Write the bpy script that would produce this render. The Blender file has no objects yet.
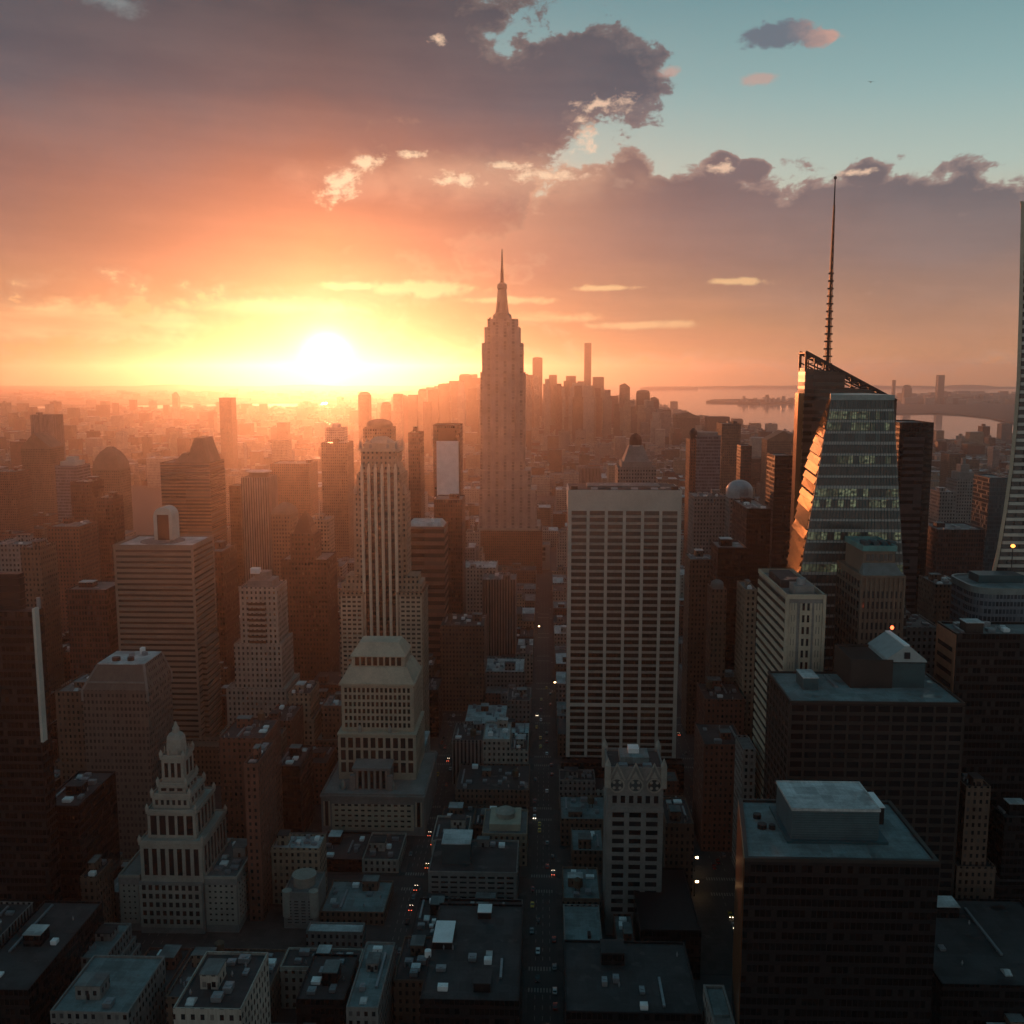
import bpy, math, random
from math import radians, sin, cos, tan, atan, atan2, sqrt, pi, degrees
random.seed(7)
sc = bpy.context.scene
COL = sc.collection

# ---------------------------------------------------------------- camera
CAMZ = 260.0
YAW, PITCH = radians(1.9), radians(7.89)      # the avenues run along +Y; the camera looks a little left of them
FPX = 35.0/36.0*1024
cam_d = bpy.data.cameras.new('camera'); cam = bpy.data.objects.new('camera', cam_d); COL.objects.link(cam)
cam.location = (0, 0, CAMZ); cam.rotation_euler = (pi/2-PITCH, 0, YAW)
cam_d.lens = 35; cam_d.sensor_width = 36; cam_d.clip_start = 1; cam_d.clip_end = 90000
sc.camera = cam
sc.render.resolution_x = sc.render.resolution_y = 1024
Fv = (-sin(YAW)*cos(PITCH), cos(YAW)*cos(PITCH), -sin(PITCH))
Rv = (cos(YAW), sin(YAW), 0.0)
Uv = (Rv[1]*Fv[2]-Rv[2]*Fv[1], Rv[2]*Fv[0]-Rv[0]*Fv[2], Rv[0]*Fv[1]-Rv[1]*Fv[0])
def ray(px, py):
    a, b = (px-512)/FPX, (512-py)/FPX
    return tuple(Fv[i]+a*Rv[i]+b*Uv[i] for i in range(3))
def at_y(px, py, Y):
    d = ray(px, py); t = Y/d[1]
    return d[0]*t, CAMZ+d[2]*t
def at_z(px, py, Z=0.0):
    d = ray(px, py); t = (Z-CAMZ)/d[2]
    return d[0]*t, d[1]*t
def proj(x, y, z):
    v = (x, y, z-CAMZ)
    f = sum(v[i]*Fv[i] for i in range(3))
    if f < 1: return None
    return 512+FPX*sum(v[i]*Rv[i] for i in range(3))/f, 512-FPX*sum(v[i]*Uv[i] for i in range(3))/f
def azel(px, py):
    d = ray(px, py)
    return degrees(atan2(d[0], d[1])), degrees(atan2(d[2], sqrt(d[0]**2+d[1]**2)))

# ---------------------------------------------------------------- render settings
sc.render.engine = 'CYCLES'
cy = sc.cycles
cy.use_denoising = True
try: cy.denoiser = 'OPENIMAGEDENOISE'
except Exception: pass
cy.max_bounces = 5; cy.diffuse_bounces = 2; cy.glossy_bounces = 3; cy.transmission_bounces = 2; cy.volume_bounces = 1
cy.caustics_reflective = False; cy.caustics_refractive = False
cy.sample_clamp_indirect = 6
cy.use_adaptive_sampling = True; cy.adaptive_threshold = 0.02
sc.view_settings.view_transform = 'Standard'; sc.view_settings.look = 'None'
sc.view_settings.exposure = 0.0; sc.view_settings.gamma = 1.0; sc.view_settings.use_curve_mapping = False

# ---------------------------------------------------------------- node helpers
def lin(c): return tuple(((v/255)/12.92 if v/255 <= .04045 else ((v/255+.055)/1.055)**2.4) for v in c)
class NT:
    """tiny expression builder over a node tree"""
    def __init__(s, tree): s.t = tree; s.n = tree.nodes; s.l = tree.links
    def put(s, sock, v):
        if isinstance(v, E): s.l.new(v.s, sock)
        elif v is not None:
            try: sock.default_value = v
            except Exception: sock.default_value = tuple(v)+(1.0,)
    def m(s, op, a, b=None, c=None, clamp=False):
        n = s.n.new('ShaderNodeMath'); n.operation = op; n.use_clamp = clamp
        s.put(n.inputs[0], a)
        if b is not None: s.put(n.inputs[1], b)
        if c is not None: s.put(n.inputs[2], c)
        return E(s, n.outputs[0])
    def mix(s, f, a, b, mode='MIX'):
        n = s.n.new('ShaderNodeMix'); n.data_type = 'RGBA'; n.blend_type = mode; n.clamp_factor = True
        s.put(n.inputs[0], f); s.put(n.inputs[6], a if isinstance(a, E) else tuple(a[:3])+(1,)); s.put(n.inputs[7], b if isinstance(b, E) else tuple(b[:3])+(1,))
        return E(s, n.outputs[2])
    def ss(s, lo, hi, v):
        n = s.n.new('ShaderNodeMapRange'); n.interpolation_type = 'SMOOTHSTEP'
        s.put(n.inputs[0], v); s.put(n.inputs[1], lo); s.put(n.inputs[2], hi); n.inputs[3].default_value = 0; n.inputs[4].default_value = 1
        return E(s, n.outputs[0])
    def xyz(s, x, y, z=0.0):
        n = s.n.new('ShaderNodeCombineXYZ'); s.put(n.inputs[0], x); s.put(n.inputs[1], y); s.put(n.inputs[2], z); return E(s, n.outputs[0])
    def sep(s, v):
        n = s.n.new('ShaderNodeSeparateXYZ'); s.put(n.inputs[0], v); return [E(s, o) for o in n.outputs]
    def noise(s, vec, scale=1, detail=6, rough=.55, dist=0.0):
        n = s.n.new('ShaderNodeTexNoise'); n.noise_dimensions = '3D'; s.put(n.inputs['Vector'], vec); s.put(n.inputs['Scale'], scale); s.put(n.inputs['Detail'], detail); s.put(n.inputs['Roughness'], rough); s.put(n.inputs['Distortion'], dist)
        return E(s, n.outputs[0])
    def vor(s, vec, sm=.6):
        n = s.n.new('ShaderNodeTexVoronoi'); n.voronoi_dimensions = '2D'; n.feature = 'SMOOTH_F1'; s.put(n.inputs['Vector'], vec); n.inputs['Scale'].default_value = 1; n.inputs['Smoothness'].default_value = sm
        n.inputs['Detail'].default_value = 0
        return E(s, n.outputs['Distance'])
    def white(s, vec):
        n = s.n.new('ShaderNodeTexWhiteNoise'); s.put(n.inputs['Vector'], vec); return E(s, n.outputs[0])
    def ramp(s, v, stops, interp='LINEAR'):
        n = s.n.new('ShaderNodeValToRGB'); cr = n.color_ramp; cr.interpolation = interp
        while len(cr.elements) < len(stops): cr.elements.new(.5)
        for e, (p, c) in zip(cr.elements, stops): e.position = p; e.color = tuple(c[:3])+(1,)
        s.put(n.inputs[0], v); return E(s, n.outputs[0])
class E:
    def __init__(s, nt, sock): s.nt = nt; s.s = sock
    def __add__(s, o): return s.nt.m('ADD', s, o)
    __radd__ = __add__
    def __mul__(s, o): return s.nt.m('MULTIPLY', s, o)
    __rmul__ = __mul__
    def __sub__(s, o): return s.nt.m('SUBTRACT', s, o)
    def __rsub__(s, o): return s.nt.m('SUBTRACT', o, s)
    def __truediv__(s, o): return s.nt.m('DIVIDE', s, o)
    def __neg__(s): return s.nt.m('MULTIPLY', s, -1.0)

# ---------------------------------------------------------------- sun
SUN_AZ, SUN_EL = azel(327, 358)               # where the sun's disc stands in the sky
LAMP_EL = 2.4
sun_d = bpy.data.lights.new('sun', 'SUN'); sun = bpy.data.objects.new('sun', sun_d); COL.objects.link(sun)
sun_d.energy = 2.45; sun_d.angle = radians(0.6); sun_d.color = (1.0, .30, .11)
sun.rotation_euler = (radians(90-LAMP_EL), 0, radians(180-SUN_AZ))
sun.location = (-400, 2000, 900)

# ---------------------------------------------------------------- sky (world): direction-space gradient, clouds and the sun's aureole
world = bpy.data.worlds.new('World'); sc.world = world; world.use_nodes = True
wt = world.node_tree; wt.nodes.clear(); K = NT(wt)
tc = wt.nodes.new('ShaderNodeTexCoord')
dx, dy, dz = K.sep(E(K, tc.outputs['Generated']))
az = K.m('ARCTAN2', dx, dy)*(180/pi)
el = K.m('ARCSINE', dz)*(180/pi)
saz = az-SUN_AZ
sd = K.m('SQRT', saz*saz+(el-SUN_EL)*(el-SUN_EL))             # degrees from the sun, good enough near it
warm = K.m('EXPONENT', K.m('MAXIMUM', saz*(1/19.0), saz*(-1/34.0))*-1.0)        # 1 under the sun, fading to the sides
V2 = K.xyz(az, el, 0.0)
warp = K.noise(K.xyz(az*.3, el*.5, 5.0), 1, 1, .5)
n_big = K.noise(K.xyz(az*.17, el*.30, 3.1), 1, 2, .5)
v1 = K.vor(K.xyz(az*.42+warp*1.2, el*.6, 2.2), .6)
n_mid = (.80-v1*.75)*.38+K.noise(K.xyz(az*.55+warp*1.5, el*.8, 4.4), 1, 5, .6)*.62
n_fine = K.noise(K.xyz(az*1.5+warp*2.0, el*2.2, 7.7), 1, 3, .6)
n_str = K.noise(K.xyz(az*.07, el*.5+az*.02, 1.3), 1, 4, .55)
# clear sky
elN = K.m('DIVIDE', el, 90.0, clamp=True)
clear_side = K.ramp(elN, [(0, lin((236,160,106))), (3/90, lin((236,170,116))), (7/90, lin((205,188,165))), (10.5/90, lin((166,190,184))), (14/90, lin((142,176,177))), (20/90, lin((104,144,152))), (32/90, lin((62,105,118))), (1, lin((64,102,116)))])
clear_sun = K.ramp(elN, [(0, lin((222,156,92))), (3/90, lin((226,176,112))), (7/90, lin((250,214,160))), (11/90, lin((222,205,178))), (15/90, lin((160,180,175))), (22/90, lin((88,137,150))), (32/90, lin((62,105,118))), (1, lin((64,102,116)))])
sky = K.mix(warm, clear_side, clear_sun)
def blob(px, py, rx, ry, rot=0.0):
    a0, e0 = azel(px, py); ca, sa = cos(radians(rot)), sin(radians(rot))
    u = ((az-a0)*ca+(el-e0)*sa)*(FPX/57.3/rx); v = ((el-e0)*ca-(az-a0)*sa)*(FPX/57.3/ry)
    return 1.0-K.m('SQRT', u*u+v*v)
def vmax(*b):
    r = b[0]
    for x in b[1:]: r = K.m('MAXIMUM', r, x)
    return r
# cloud colours: mauve-grey high, rose then orange low, warmer near the sun
q = 1/22.0
elC = K.m('DIVIDE', el+(n_big-.5)*2.5, 22.0, clamp=True)
cl_side = K.ramp(elC, [(0, lin((226,160,112))), (1.9*q, lin((198,144,114))), (4.1*q, lin((156,130,120))), (6.3*q, lin((121,119,122))), (9.5*q, lin((95,108,118))), (14.5*q, lin((86,100,114))), (1, lin((72,82,94)))])
cl_sun = K.ramp(elC, [(0, lin((236,180,112))), (1.9*q, lin((230,166,100))), (4.1*q, lin((224,154,98))), (6.3*q, lin((208,134,92))), (9.5*q, lin((178,116,92))), (14.5*q, lin((98,93,98))), (18*q, lin((66,76,86))), (1, lin((56,68,78)))])
cl = K.mix(warm, cl_side, cl_sun)
dark = K.mix(.16, cl, lin((44,40,46)))
cl = K.mix(K.ss(.34, .66, n_str*.5+n_big*.3+n_mid*.15+n_fine*.05), dark, K.mix(.035, cl, lin((255,190,150))))
def over(base, field, amps, lo, hi, colr, rim=None, rim_amt=0.9, op=1.0):
    f = field+(n_big-.5)*amps[0]+(n_mid-.5)*amps[1]+(n_fine-.5)*amps[2]
    d = K.ss(lo, hi, f)
    out = K.mix(d*op, base, colr)
    if rim is not None:
        r = d*(1.0-K.ss(lo+(hi-lo)*.5, hi+.20, f))*rim_amt
        out = K.mix(r, out, rim)
    return out
rimc = K.mix(K.ss(6, 26, sd), lin((255,228,180)), lin((238,196,172)))
# bank B: long deck from the sun side to the right edge
B = vmax(blob(760,262,360,86), blob(1010,262,330,80), blob(520,262,330,96), blob(700,206,110,38), blob(600,220,90,66), blob(1200,255,420,80), blob(880,210,150,32), blob(630,168,30,20), blob(722,170,24,18), blob(752,172,20,16), blob(868,174,28,16), blob(860,320,500,52), blob(450,240,200,60))
clB = K.mix(K.ss(9, -6, az)*K.ss(5, 9.5, el)*.45, cl, lin((232,176,142)))
sky = over(sky, B, (.5, 1.5, .5), .0, .16, clB, rimc, .22)
# mass A: big shelf, upper left
A = vmax(blob(120,60,420,240), blob(330,40,190,130), blob(-60,150,420,165), blob(585,76,84,44), blob(478,115,122,60), blob(300,190,250,118), blob(-300,60,500,260), blob(120,-160,360,230), blob(200,236,300,56), blob(400,60,80,60))
sky = over(sky, A, (.5, 1.4, .5), .0, .15, cl, rimc, .10)
# bright torn edges between the two decks
t1 = vmax(blob(340,184,22,16,35), blob(452,180,34,7), blob(603,104,34,9), blob(586,140,15,26,20), blob(366,162,30,8,15), blob(550,176,44,7), blob(438,40,10,6), blob(575,160,14,12), blob(402,155,34,5), blob(500,166,26,5), blob(720,168,20,6), blob(860,172,24,5))
tt = t1+(n_mid-.5)*2.6+(n_fine-.5)*2.6
lift = blob(470,178,190,30)+(n_mid-.5)*1.2
sky = K.mix(K.ss(-.1, .9, lift)*.45, sky, lin((236,186,152)))
sky = K.mix(K.ss(.05, 1.05, tt)*.8, sky, K.mix(K.ss(8, 22, sd), lin((255,232,190)), lin((246,208,178))))
# holes showing teal sky at the top left
t2 = blob(112,0,46,13,-12)
sky = over(sky, t2, (.4, 1.8, 1.2), .1, 1.2, lin((150,172,172)), None, op=.45)
# small loose clouds in the clear part
sc_c = K.mix(K.ss(azel(785,30)[0], azel(850,30)[0], az+(n_fine-.5)*2), lin((104,112,124)), lin((206,160,145)))
sky = over(sky, vmax(blob(782,36,44,14), blob(818,40,28,10)), (.4, 1.6, 1.1), .05, .45, sc_c, None, op=.92)
sky = over(sky, vmax(blob(759,79,20,6), blob(670,72,18,7)), (.2, 1.4, 1.0), .05, .7, lin((196,158,146)), None, op=.7)
# low bright streaks and the dull band by the horizon
s1 = vmax(blob(345,286,40,6), blob(430,289,80,10), blob(612,288,44,4), blob(735,282,44,5), blob(640,325,70,6), blob(540,318,90,7), blob(280,308,120,12), blob(60,322,200,24), blob(500,300,60,5))
sky = over(sky, s1, (.3, 1.9, .9), .08, .75, K.mix(warm, lin((236,186,140)), lin((250,216,150))), None, op=.85)
low = K.ss(.46, .66, n_str)*K.ss(4.4, 3.2, el)*K.ss(-.6, .6, el)
sky = K.mix(low*.6, sky, K.mix(warm, lin((190,138,112)), lin((226,148,92))))
# the sun, its aureole, and the glow it spreads through thin cloud
sunf = K.m('EXPONENT', sd*sd*(-1/.8))*6.0+K.m('EXPONENT', sd*(-1/1.0))*1.6
halo = K.m('EXPONENT', sd*(-1/3.0))*.14
add = K.mix(1.0, K.mix(1.0, lin((255,240,205)), K.xyz(sunf, sunf, sunf), 'MULTIPLY'), K.mix(1.0, (1.0,.86,.60), K.xyz(halo, halo, halo), 'MULTIPLY'), 'ADD')
sky = K.mix(1.0, sky, add, 'ADD')
# away from the sun the dusk sky is dim and blue
away = K.ss(45, 105, K.m('ABSOLUTE', K.m('WRAP', saz, 180.0, -180.0)))*K.ss(80, 45, el)
dusk = K.ramp(elN, [(0, lin((156,152,144))), (10/90, lin((144,144,140))), (30/90, lin((76,102,112))), (1, lin((60,99,114)))])
sky = K.mix(away, sky, dusk)
nish = wt.nodes.new('ShaderNodeTexSky'); nish.sky_type = 'NISHITA'; nish.sun_disc = False
nish.sun_elevation = radians(LAMP_EL); nish.sun_rotation = radians(SUN_AZ)
bg1 = wt.nodes.new('ShaderNodeBackground'); bg2 = wt.nodes.new('ShaderNodeBackground')
wt.links.new(nish.outputs[0], bg1.inputs[0]); bg1.inputs[1].default_value = 0.0
K.put(bg2.inputs[0], sky); bg2.inputs[1].default_value = 1.0
ad = wt.nodes.new('ShaderNodeAddShader'); wo = wt.nodes.new('ShaderNodeOutputWorld')
wt.links.new(bg1.outputs[0], ad.inputs[0]); wt.links.new(bg2.outputs[0], ad.inputs[1]); wt.links.new(ad.outputs[0], wo.inputs[0])
try: world.cycles.sampling_method = 'MANUAL'; world.cycles.sample_map_resolution = 1024
except Exception: pass

# ================================================================ mesh building
ROOTLOC = {}
class MB:
    def __init__(s): s.v = []; s.f = []; s.mi = []
    def add(s, vs, fs, mi=0):
        o = len(s.v); s.v += vs; s.f += [tuple(i+o for i in f) for f in fs]; s.mi += [mi]*len(fs)
    def box(s, x0, x1, y0, y1, z0, z1, mi=0, top=None):
        if x1 < x0: x0, x1 = x1, x0
        vs = [(x0,y0,z0),(x1,y0,z0),(x1,y1,z0),(x0,y1,z0),(x0,y0,z1),(x1,y0,z1),(x1,y1,z1),(x0,y1,z1)]
        fs = [(0,3,2,1),(0,1,5,4),(1,2,6,5),(2,3,7,6),(3,0,4,7)]
        s.add(vs, fs, mi); s.add(vs[4:], [(0,1,2,3)], mi if top is None else top)
        return s
    def frustum(s, a, z0, b, z1, mi=0, top=None):
        """a, b = (x0,x1,y0,y1) at z0 and z1"""
        vs = [(a[0],a[2],z0),(a[1],a[2],z0),(a[1],a[3],z0),(a[0],a[3],z0),(b[0],b[2],z1),(b[1],b[2],z1),(b[1],b[3],z1),(b[0],b[3],z1)]
        s.add(vs, [(0,3,2,1),(0,1,5,4),(1,2,6,5),(2,3,7,6),(3,0,4,7)], mi); s.add(vs[4:], [(0,1,2,3)], mi if top is None else top)
        return s
    def prism(s, pts, z0, z1, pts1=None, mi=0, top=None):
        n = len(pts); q = pts1 or pts
        vs = [(p[0],p[1],z0) for p in pts]+[(p[0],p[1],z1) for p in q]
        s.add(vs, [tuple(range(n-1,-1,-1))]+[(i,(i+1)%n,n+(i+1)%n,n+i) for i in range(n)], mi)
        s.add(vs[n:], [tuple(range(n))], mi if top is None else top)
        return s
    def cyl(s, x, y, z0, z1, r0, r1=None, n=12, mi=0):
        r1 = r0 if r1 is None else r1
        a = [(x+r0*cos(2*pi*i/n), y+r0*sin(2*pi*i/n)) for i in range(n)]; b = [(x+r1*cos(2*pi*i/n), y+r1*sin(2*pi*i/n)) for i in range(n)]
        return s.prism(a, z0, z1, b, mi)
    def lathe(s, x, y, prof, n=14, mi=0):
        for (r0, z0), (r1, z1) in zip(prof[:-1], prof[1:]): s.cyl(x, y, z0, z1, max(r0,.02), max(r1,.02), n, mi)
        return s
    def xprism(s, pts, x0, x1, mi=0):
        """profile in (y,z) pushed along x"""
        n = len(pts); vs = [(x0,p[0],p[1]) for p in pts]+[(x1,p[0],p[1]) for p in pts]
        s.add(vs, [tuple(range(n)), tuple(range(2*n-1,n-1,-1))]+[(i,n+i,n+(i+1)%n,(i+1)%n) for i in range(n)], mi); return s
    def yprism(s, pts, y0, y1, mi=0):
        """profile in (x,z) pushed along y"""
        n = len(pts); vs = [(p[0],y0,p[1]) for p in pts]+[(p[0],y1,p[1]) for p in pts]
        s.add(vs, [tuple(range(n-1,-1,-1)), tuple(range(n,2*n))]+[(i,(i+1)%n,n+(i+1)%n,n+i) for i in range(n)], mi); return s
    def mesh(s, name, off, mats):
        me = bpy.data.meshes.new(name)
        me.from_pydata([(v[0]-off[0], v[1]-off[1], v[2]-off[2]) for v in s.v], [], s.f)
        for m in mats: me.materials.append(m)
        if len(mats) > 1: me.polygons.foreach_set('material_index', s.mi)
        me.update(); return me
    def build(s, name, mats, parent=None, fix=False):
        if not isinstance(mats, (list, tuple)): mats = [mats]
        r = parent
        while r is not None and r.parent is not None: r = r.parent
        off = ROOTLOC.get(r.name, (0,0,0)) if r is not None else (0,0,0)
        me = s.mesh(name, off, mats)
        if fix:
            import bmesh
            bm = bmesh.new(); bm.from_mesh(me); bmesh.ops.recalc_face_normals(bm, faces=bm.faces); bm.to_mesh(me); bm.free()
        o = bpy.data.objects.new(name, me); COL.objects.link(o)
        if parent is not None: o.parent = parent
        return o
def thing(name, label, cat, loc, group=None, rz=0):
    o = bpy.data.objects.new(name, None); COL.objects.link(o); o.location = loc; o.rotation_euler[2] = rz
    o.empty_display_size = 2
    o['label'] = label; o['category'] = cat
    if group: o['group'] = group
    ROOTLOC[o.name] = tuple(loc); return o
def put(name, me, parent, loc):
    """another object on shared mesh data, at a local place"""
    o = bpy.data.objects.new(name, me); COL.objects.link(o); o.parent = parent; o.location = loc; return o

# ================================================================ materials
MAT = {}
def newmat(name):
    m = bpy.data.materials.new(name); m.use_nodes = True; t = m.node_tree; t.nodes.clear()
    b = t.nodes.new('ShaderNodeBsdfPrincipled'); o = t.nodes.new('ShaderNodeOutputMaterial'); t.links.new(b.outputs[0], o.inputs[0])
    return m, NT(t), b
def objco(K):
    n = K.n.new('ShaderNodeTexCoord'); return E(K, n.outputs['Object'])
def plain(name, c, rough=.8, metal=0.0, var=.25, scale=.15, spec=.35, emit=None, es=0.0):
    if name in MAT: return MAT[name]
    m, K, b = newmat(name); co = objco(K)
    n = K.noise(co, scale, 6, .62); n2 = K.noise(co, scale*9, 4, .6)
    f = K.ss(.3, .72, n*.65+n2*.35)
    K.put(b.inputs['Base Color'], K.mix(f, tuple(v*(1-var) for v in c), tuple(min(1, v*(1+var)) for v in c)))
    b.inputs['Roughness'].default_value = rough; b.inputs['Metallic'].default_value = metal; b.inputs['Specular IOR Level'].default_value = spec
    if emit: b.inputs['Emission Color'].default_value = tuple(emit)+(1,); b.inputs['Emission Strength'].default_value = es
    MAT[name] = m; return m
def roofmat(name, c):
    """felt or tar roof: lapped sheets, mended patches, puddle stains"""
    if name in MAT: return MAT[name]
    m, K, b = newmat(name); co = objco(K); x, y, z = K.sep(co)
    n = K.noise(co, .09, 6, .65, .4); n2 = K.noise(co, 1.1, 4, .6); st = K.noise(K.xyz(x*.05, y*.5, z), 1, 4, .6)
    f = K.ss(.32, .7, n*.6+n2*.2+st*.2)
    px = K.white(K.xyz(K.m('FLOOR', x/3.7+n*.4), K.m('FLOOR', y/6.3), 1.0)); lap = K.m('LESS_THAN', K.m('FRACT', x/1.9), .05)
    base = K.mix(f, tuple(v*.5 for v in c), tuple(v*1.25 for v in c))
    base = K.mix(K.ss(.55, 1.0, px)*.5, base, tuple(v*.35 for v in c)); base = K.mix(lap*.35, base, tuple(v*.3 for v in c))
    wet = K.ss(.60, .68, K.noise(K.xyz(x*.12, y*.12, z), 1, 3, .5))
    base = K.mix(wet*.55, base, tuple(v*.3 for v in c))
    K.put(b.inputs['Base Color'], base); K.put(b.inputs['Roughness'], .78-wet*.5); b.inputs['Specular IOR Level'].default_value = .4
    MAT[name] = m; return m
def facade(name, wall, glass=(.012,.014,.018), wu=3.0, wv=3.6, fu=.5, fv=.5, rough=.85, groug=.12, var=.3, gspec=.5):
    """masonry wall with rows of windows on its upright faces, laid out in metres on the wall itself"""
    if name in MAT: return MAT[name]
    m, K, b = newmat(name); co = objco(K); x, y, z = K.sep(co)
    g = K.n.new('ShaderNodeNewGeometry'); nx, ny, nz = K.sep(E(K, g.outputs['True Normal']))
    fx = K.m('GREATER_THAN', K.m('ABSOLUTE', nx), K.m('ABSOLUTE', ny))
    u = (x*(1.0-fx)+y*fx)/wu; v = z/wv
    cu, cv = K.m('FRACT', u), K.m('FRACT', v)
    iu, iv = K.m('FLOOR', u), K.m('FLOOR', v)
    r = K.white(K.xyz(iu, iv, fx))
    win = K.m('LESS_THAN', K.m('ABSOLUTE', cu-.5), fu*.5)*K.m('LESS_THAN', K.m('ABSOLUTE', cv-.5), fv*.5)*K.m('LESS_THAN', K.m('ABSOLUTE', nz), .4)
    n = K.noise(co, .07, 6, .65); n2 = K.noise(K.xyz(x*.8, y*.8, z*.12), 1, 4, .6)
    f = K.ss(.3, .7, n*.55+n2*.45)
    wc = K.mix(f, tuple(w*(1-var) for w in wall), tuple(w*(1+var) for w in wall))
    gc = K.mix(r, tuple(v*.5 for v in glass), tuple(v*1.8 for v in glass))
    blind = K.m('GREATER_THAN', r, .86)
    rowv = K.white(K.xyz(iv, 3.0, fx)); wc = K.mix(K.ss(.75, 1.0, rowv)*.25, wc, tuple(w*.6 for w in wall)); strk = K.noise(K.xyz(x*1.3, y*1.3, z*.03), 1, 3, .6); wc = K.mix(K.ss(.5, .75, strk)*.4, wc, tuple(w*.5 for w in wall))
    gc = K.mix(blind*K.white(K.xyz(iu, iv, 7.0))*.8, gc, tuple(w*.8 for w in wall))
    K.put(b.inputs['Base Color'], K.mix(win, wc, gc))
    K.put(b.inputs['Roughness'], rough+win*(groug-rough)+blind*win*.3)
    K.put(b.inputs['Specular IOR Level'], .25+win*(gspec-.25))
    MAT[name] = m; return m
def glassmat(name, c, rough=.08, metal=0.0, spec=.6, lit=0.0):
    if name in MAT: return MAT[name]
    m, K, b = newmat(name); co = objco(K)
    n = K.n.new('ShaderNodeObjectInfo'); r = E(K, n.outputs['Random'])
    K.put(b.inputs['Base Color'], K.mix(r, tuple(v*.6 for v in c), tuple(v*1.5 for v in c)))
    K.put(b.inputs['Roughness'], rough+K.noise(co, .3, 3)*.06); b.inputs['Metallic'].default_value = metal; b.inputs['Specular IOR Level'].default_value = spec
    MAT[name] = m; return m

GL = glassmat('dark_window_glass', (.014,.016,.02))
GLB = glassmat('brown_window_glass', (.02,.014,.012), .15)
ROOF_T = roofmat('grey_felt_roof', (.17,.19,.19)); ROOF_D = roofmat('dark_tar_roof', (.05,.052,.055)); ROOF_W = roofmat('white_roof', (.55,.57,.57)); ROOF_G = roofmat('green_grey_roof', (.18,.235,.24))
METAL = plain('grey_duct_metal', (.28,.30,.32), .45, .5, .2, .5)
WOOD = plain('tank_wood', (.11,.075,.05), .85, 0, .3, .6)
DARK = plain('black_metal', (.02,.02,.022), .5, .2)
WHITEP = plain('white_paint', (.82,.82,.82), .6, 0, .12)

# ================================================================ facade pieces
def share_box(name, w, d, h, mat):
    key = (name, round(w,2), round(d,2), round(h,2), mat.name)
    if key not in MAT:
        MAT[key] = MB().box(-w/2, w/2, -d/2, d/2, -h/2, h/2).mesh(name, (0,0,0), [mat])
    return MAT[key]
class Facade:
    """collects the relief of a whole building; windows become parts, the nearest ones first"""
    def __init__(s, root, name='window', cap=100): s.root = root; s.wins = []; s.name = name; s.cap = cap; s.wall = MB(); s.walls = [s.wall]
    def win(s, cx, cy, cz, w, d, h, mat, pr=0): s.wins.append((pr, cx, cy, cz, w, d, h, mat))
    def grid(s, side, a0, a1, c, z0, z1, nx, nz, pier, sp, relief, glass, mi=0, edge=None, winonly=False, pr=0, skip=None, smi=None):
        """side: 'f' face -Y at y=c, 'l' face -X at x=c, 'r' face +X at x=c; a0..a1 runs along it"""
        edge = pier if edge is None else edge
        bw = (a1-a0-2*edge+pier)/nx; bh = (z1-z0)/nz
        sg = -1 if side in 'fl' else 1
        if not winonly: s.wall = MB(); s.walls.append(s.wall)
        def bx(p0, p1, q0, q1, dep, mi=mi):
            lo, hi = (c-dep, c+.1) if sg < 0 else (c-.1, c+dep)
            if side == 'f': s.wall.box(p0, p1, lo, hi, q0, q1, mi)
            else: s.wall.box(lo, hi, p0, p1, q0, q1, mi)
        if not winonly:
            for i in range(nx+1):
                if i == 0: p0, p1 = a0, a0+edge
                elif i == nx: p0, p1 = a1-edge, a1
                else: p0 = a0+edge-pier+i*bw; p1 = p0+pier
                bx(p0, p1, z0, z1, relief)
        for i in range(nx):
            p0 = a0+edge+i*bw; p1 = p0+bw-pier
            for j in range(nz):
                q0 = z0+j*bh; q1 = q0+bh
                if not winonly and sp > 0: bx(p0+.002, p1-.002, q0, q0+sp, relief*.6, mi if smi is None else smi)
                if skip and skip(i, j): continue
                w, h = p1-p0, q1-q0-sp
                if side == 'f': s.win((p0+p1)/2, c, q0+sp+h/2, w-.02, .3, h-.02, glass, pr+j*.001-(z1-z0)*0)
                else: s.win(c, (p0+p1)/2, q0+sp+h/2, .3, w-.02, h-.02, glass, pr+5+j*.001)
    def done(s, wallmats, name='facade_frame'):
        for w in s.walls:
            if w.v: w.build(name, wallmats, s.root)
        L = ROOTLOC[s.root.name]
        s.wins.sort(key=lambda w: (w[0]-w[3]*1e-4))
        for (pr, cx, cy, cz, w, d, h, mat) in s.wins[:s.cap]:
            put(s.name, share_box(s.name, w, d, h, mat), s.root, (cx-L[0], cy-L[1], cz-L[2]))
        rest = s.wins[s.cap:]
        if rest:
            mats = []; mb = MB()
            for (pr, cx, cy, cz, w, d, h, mat) in rest:
                if mat not in mats: mats.append(mat)
                mb.box(cx-w/2, cx+w/2, cy-d/2, cy+d/2, cz-h/2, cz+h/2, mats.index(mat))
            o = mb.build(s.name+'s', mats, s.root); o['kind'] = 'stuff'
def parapet(mb, x0, x1, y0, y1, z, h=1.2, t=.5, mi=0):
    mb.box(x0, x1, y0, y0+t, z, z+h, mi); mb.box(x0, x1, y1-t, y1, z, z+h, mi)
    mb.box(x0, x0+t, y0+t, y1-t, z, z+h, mi); mb.box(x1-t, x1, y0+t, y1-t, z, z+h, mi)
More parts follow.
